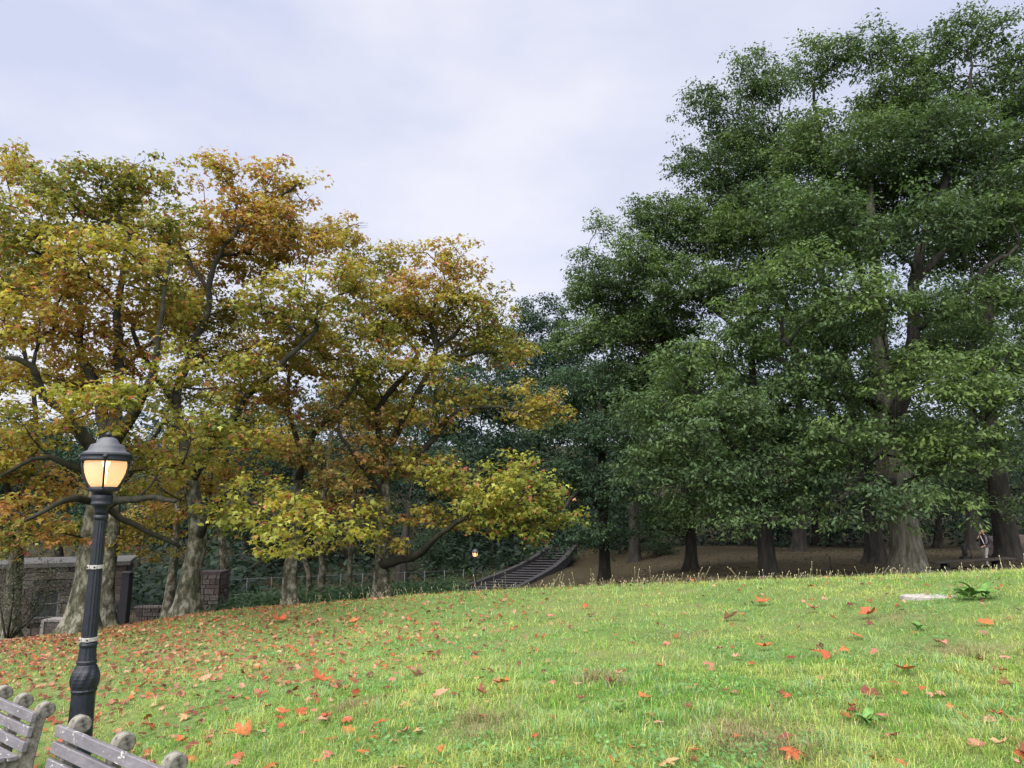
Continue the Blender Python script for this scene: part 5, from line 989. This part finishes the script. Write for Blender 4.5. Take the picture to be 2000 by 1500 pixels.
# ------------------------------------------------------------------ fallen leaves
def fallen():
    r = np.random.default_rng(123); rp = random.Random(9)
    def shape(seed):
        q = np.random.default_rng(seed); V0 = [(0, -.36), (.20, -.44), (.34, -.30), (.54, -.12), (.36, -.04), (.22, .02), (.34, .18), (.42, .38), (.24, .30), (.12, .22), (.10, .40), (0, .62), (-.10, .40), (-.12, .22), (-.24, .30), (-.42, .38), (-.34, .18), (-.22, .02), (-.36, -.04), (-.54, -.12), (-.34, -.30), (-.20, -.44)]
        fx, fy, ca, fold = q.uniform(-.9, .9), q.uniform(-.9, .9), q.uniform(0, 3.1), q.uniform(0, .9)
        def w(x, y):
            x *= 1 + q.normal(0, .03); u = x * math.cos(ca) + y * math.sin(ca); z = fx * x * x + fy * y * y + fold * abs(u) * .6 + .10 * math.sin(5 * x + seed) * abs(y) * 1.2; return (x, y, z)
        V0 = [(a * q.uniform(.78, 1.18), b * q.uniform(.78, 1.18)) for a, b in V0]; V = [w(0, -.05)] + [w(*p) for p in V0] + [w(p[0] * .5, p[1] * .5 - .02) for p in V0]; n = len(V0); F = []
        for i in range(n):
            j = (i + 1) % n; F += [(0, 1 + n + i, 1 + n + j), (1 + n + i, 1 + i, 1 + j), (1 + n + i, 1 + j, 1 + n + j)]
        V = np.array(V); k = len(V); V = np.concatenate([V, np.array([(-.012, -.36, V[1][2]), (.012, -.36, V[1][2]), (.03, -.72, V[1][2] + .1)])]); F.append((k, k + 1, k + 2)); return V, np.array(F)
    SH = [shape(i) for i in range(7)]
    cols = [((.33, .085, .035), 'red orange'), ((.38, .125, .04), 'orange'), ((.42, .22, .15), 'pale salmon pink'), ((.16, .05, .03), 'dark rust brown'), ((.38, .25, .12), 'tan'), ((.36, .14, .10), 'dusty pink red')]
    def lm(nm, c):
        def f(nt):
            a = noise(nt, 5, 4, .6); cc = ramp(nt, a, [(.3, tuple(v * .7 for v in c)), (.7, tuple(min(1, v * 1.25) for v in c))]); p = pbsdf(nt, cc, .6, .25, a, .3, .05); t = N(nt, 'ShaderNodeBsdfTranslucent'); t.inputs[0].default_value = (*c, 1); x = N(nt, 'ShaderNodeMixShader'); x.inputs[0].default_value = .12; L(nt, p, x.inputs[1]); L(nt, t.outputs[0], x.inputs[2]); return x.outputs[0]
        return mat(nm, f)
    MS = [[None] * 7 for _ in cols]
    for i, (c, nm) in enumerate(cols):
        mm = lm('leaf_' + nm.replace(' ', '_'), c)
        for j, (V, F) in enumerate(SH): MS[i][j] = mesh_np('fallen_leaf', V, F, mm)
    named = [(1605, 1285, 46, 0, 'large red orange fallen leaf with upturned tips, in the near right lawn'), (1768, 1320, 40, 1, 'large curled orange leaf beside the right edge of the lawn'), (1700, 1367, 42, 3, 'large dark rust leaf lying in the near right lawn'),
             (1495, 1272, 32, 1, 'bright orange leaf left of the large upturned red leaf'), (1490, 1183, 32, 0, 'round red orange leaf below the leaning oak'), (1697, 1210, 36, 0, 'wide red leaf below the stone slab'), (1928, 1225, 34, 1, 'orange leaf alone below the sprawling weed'),
             (1720, 1410, 34, 5, 'dusty pink leaf beside the small bright weed'), (1738, 1450, 38, 5, 'torn pink red leaf near the bottom right'), (1932, 1418, 28, 2, 'pale pink leaf alone at the lower right edge'), (1550, 1488, 52, 0, 'large orange red leaf cut by the bottom edge'),
             (1262, 1372, 30, 1, 'orange leaf standing upright in the middle of the lawn'), (980, 1345, 34, 1, 'curled orange leaf in the middle of the lawn'), (860, 1365, 40, 2, 'long salmon coloured leaf in the middle of the lawn'), (825, 1327, 40, 2, 'crumpled pale pink leaf in the middle of the lawn'),
             (660, 1357, 36, 5, 'folded dusty red leaf in the left half of the lawn'), (625, 1337, 44, 0, 'long red orange leaf in the left half of the lawn'), (470, 1444, 46, 1, 'bright orange leaf right of the nearest bench'), (545, 1216, 34, 0, 'large red leaf near the crest before the stone pillar'), (1428, 1213, 40, 2, 'wide pale pink leaf below the crest')]
    more = [(1590, 1197, 28), (1836, 1265, 28), (1676, 1250, 26), (1668, 1390, 20), (1540, 1370, 22), (1290, 1310, 22), (1350, 1482, 32), (1240, 1482, 24), (937, 1335, 20), (938, 1363, 28), (773, 1298, 24), (630, 1418, 28), (680, 1440, 28), (725, 1445, 18), (675, 1418, 22), (930, 1293, 20), (845, 1280, 22), (815, 1240, 20), (1078, 1412, 20), (1130, 1345, 20), (1206, 1325, 20), (1440, 1290, 18), (1405, 1275, 18), (1155, 1205, 20), (1075, 1210, 18), (620, 1222, 20), (690, 1223, 22), (375, 1465, 30), (360, 1410, 24), (400, 1330, 24), (1650, 1276, 20), (1380, 1305, 16), (1355, 1140, 14), (1445, 1158, 14), (1585, 1150, 16), (1980, 1455, 18), (1915, 1295, 22), (1490, 1445, 20), (1045, 1450, 16), (860, 1478, 20), (640, 1490, 26), (520, 1390, 22), (560, 1340, 22), (500, 1310, 20), (1145, 1190, 18), (980, 1180, 16), (855, 1195, 16)]
    put = []
    def where(px, py):
        if py > 1400: return 'right of the nearest bench' if px < 560 else 'along the bottom edge, left of the middle' if px < 950 else 'along the bottom edge, right of the middle' if px < 1450 else 'at the lower right corner of the lawn'
        if py > 1270: return 'beside the lamp post' if px < 420 else 'in the lawn under the yellow bough' if px < 760 else 'in the middle of the lawn' if px < 1100 else 'in the open grass right of the middle' if px < 1500 else 'in the grass below the stone slab'
        return 'under the plane tree behind the lamp post' if px < 420 else 'near the crest before the ivy' if px < 800 else 'near the crest below the stairs' if px < 1150 else 'near the crest below the leaning oak' if px < 1600 else 'near the crest below the massive oak'
    SHW = ['flat', 'curled', 'folded', 'cupped', 'crumpled', 'twisted', 'ragged']
    def auto(px, py, sc, ci, k): return '%s %s %s leaf %s' % (SHW[k], 'tiny' if sc < .095 else 'small' if sc < .125 else 'broad' if sc < .155 else 'large', cols[ci][1], where(px, py))
    def add(px, py, wpx, ci, lab, grp):
        q = onground(px, py); sc = wpx * q[1] / FPX * .95; kv = rp.randrange(7); o = bpy.data.objects.new('fallen_leaf', MS[ci][kv]); o.location = (q[0], q[1], q[2] + .040 + sc * .10); o.scale = (sc, sc, sc)
        o.rotation_euler = (rp.uniform(-.2, .45), rp.uniform(-.3, .3), rp.uniform(0, 6.28)); tag(lk(o), lab or auto(px, py, sc, ci, kv), 'leaf', grp); put.append((q[0], q[1]))
    GF = 'fallen plane leaves on the lawn'
    for (px, py, w_, ci, lab) in named: add(px, py, w_, ci, lab, GF)
    labs = ['small %s fallen leaf among the grass' % nm for _, nm in cols]
    for (px, py, w_) in more:
        ci = rp.choices(range(6), (4, 4, 2, 2, 1, 3))[0]; add(px, py, w_, ci, None, GF)
    # the rest: density rises to the left and towards the plane trees
    def cand(n):
        Y = 4.2 * (24 / 4.2) ** r.random(n); x = (r.uniform(-100, 2100, n) - 1000) / FPX * Y
        pxx = 1000 + x / Y * FPX; left = np.clip((1150 - pxx) / 1000, 0, 1); far = np.clip((Y - 5.5) / 12, 0, 1)
        return x, Y, .018 + .035 * left + 2.6 * left ** 1.3 * far ** 1.9 + .02 * far
    x, Y, w_ = cand(60000); keep = (r.random(len(x)) < w_ * .36) & (Y < ridge(x) + .4); bd = (x - pa[0]) * BN[0] + (Y - pa[1]) * BN[1]; keep &= bd < .3
    x, Y = x[keep], Y[keep]; o_ = np.argsort(Y); x, Y = x[o_], Y[o_]; nind = 225; z = H(x, Y)
    for i in range(min(nind, len(x))):
        ci = rp.choices(range(6), (4, 3, 1.6, 3.5, 2, 2.4))[0]; sc = r.uniform(.06, .145); kv = rp.randrange(7); o = bpy.data.objects.new('fallen_leaf', MS[ci][kv]); o.location = (x[i], Y[i], z[i] + .030 + sc * .08); o.scale = (sc,) * 3; o.rotation_euler = (rp.uniform(-.25, .45), rp.uniform(-.3, .3), rp.uniform(0, 6.28)); v_ = np.array([x[i], Y[i], z[i] - EYE]); dd_ = v_ @ CF; tag(lk(o), auto(1000 + v_[0] / dd_ * FPX, 750 - v_ @ CU / dd_ * FPX, sc, ci, kv), 'leaf', GF)
    x, Y, z = x[nind:], Y[nind:], z[nind:]; Vs, Ts, Cs = [], [], []; b = 0; cc = np.array([c for c, _ in cols])
    for j in range(7):
        V, F = PLANE_MD; s_ = np.arange(j, len(x), 7); n = len(s_); pos = np.stack([x[s_], Y[s_], z[s_] + .03 + r.uniform(0, .03, n)], 1)
        nrm = unit(np.array([0, -.25, 1.]) + r.normal(0, .35, (n, 3))); tip = unit(r.normal(0, 1, (n, 3))); ci = r.choice(6, n, p=np.array([3, 3, 1.6, 4.5, 3, 2.5]) / 17.6); col = cc[ci] * r.uniform(.45, 1.0, (n, 1)); v, t, c = place((V, F), pos, nrm, tip, r.uniform(.055, .115, n), col); Vs.append(v); Ts.append(t + b); Cs.append(c); b += len(v)
    tag(lk(bpy.data.objects.new('fallen_leaves', mesh_np('fallen_leaves', np.concatenate(Vs), np.concatenate(Ts), M['fallen'], np.concatenate(Cs)))), 'carpet of small red and orange leaves under the plane trees', 'leaves', kind='stuff')
    print('fallen rest', len(x))
fallen()
tot = sum(len(o.data.polygons) for o in SC.objects if o.type == 'MESH'); print('POLYS', tot, 'OBJS', len(SC.objects))
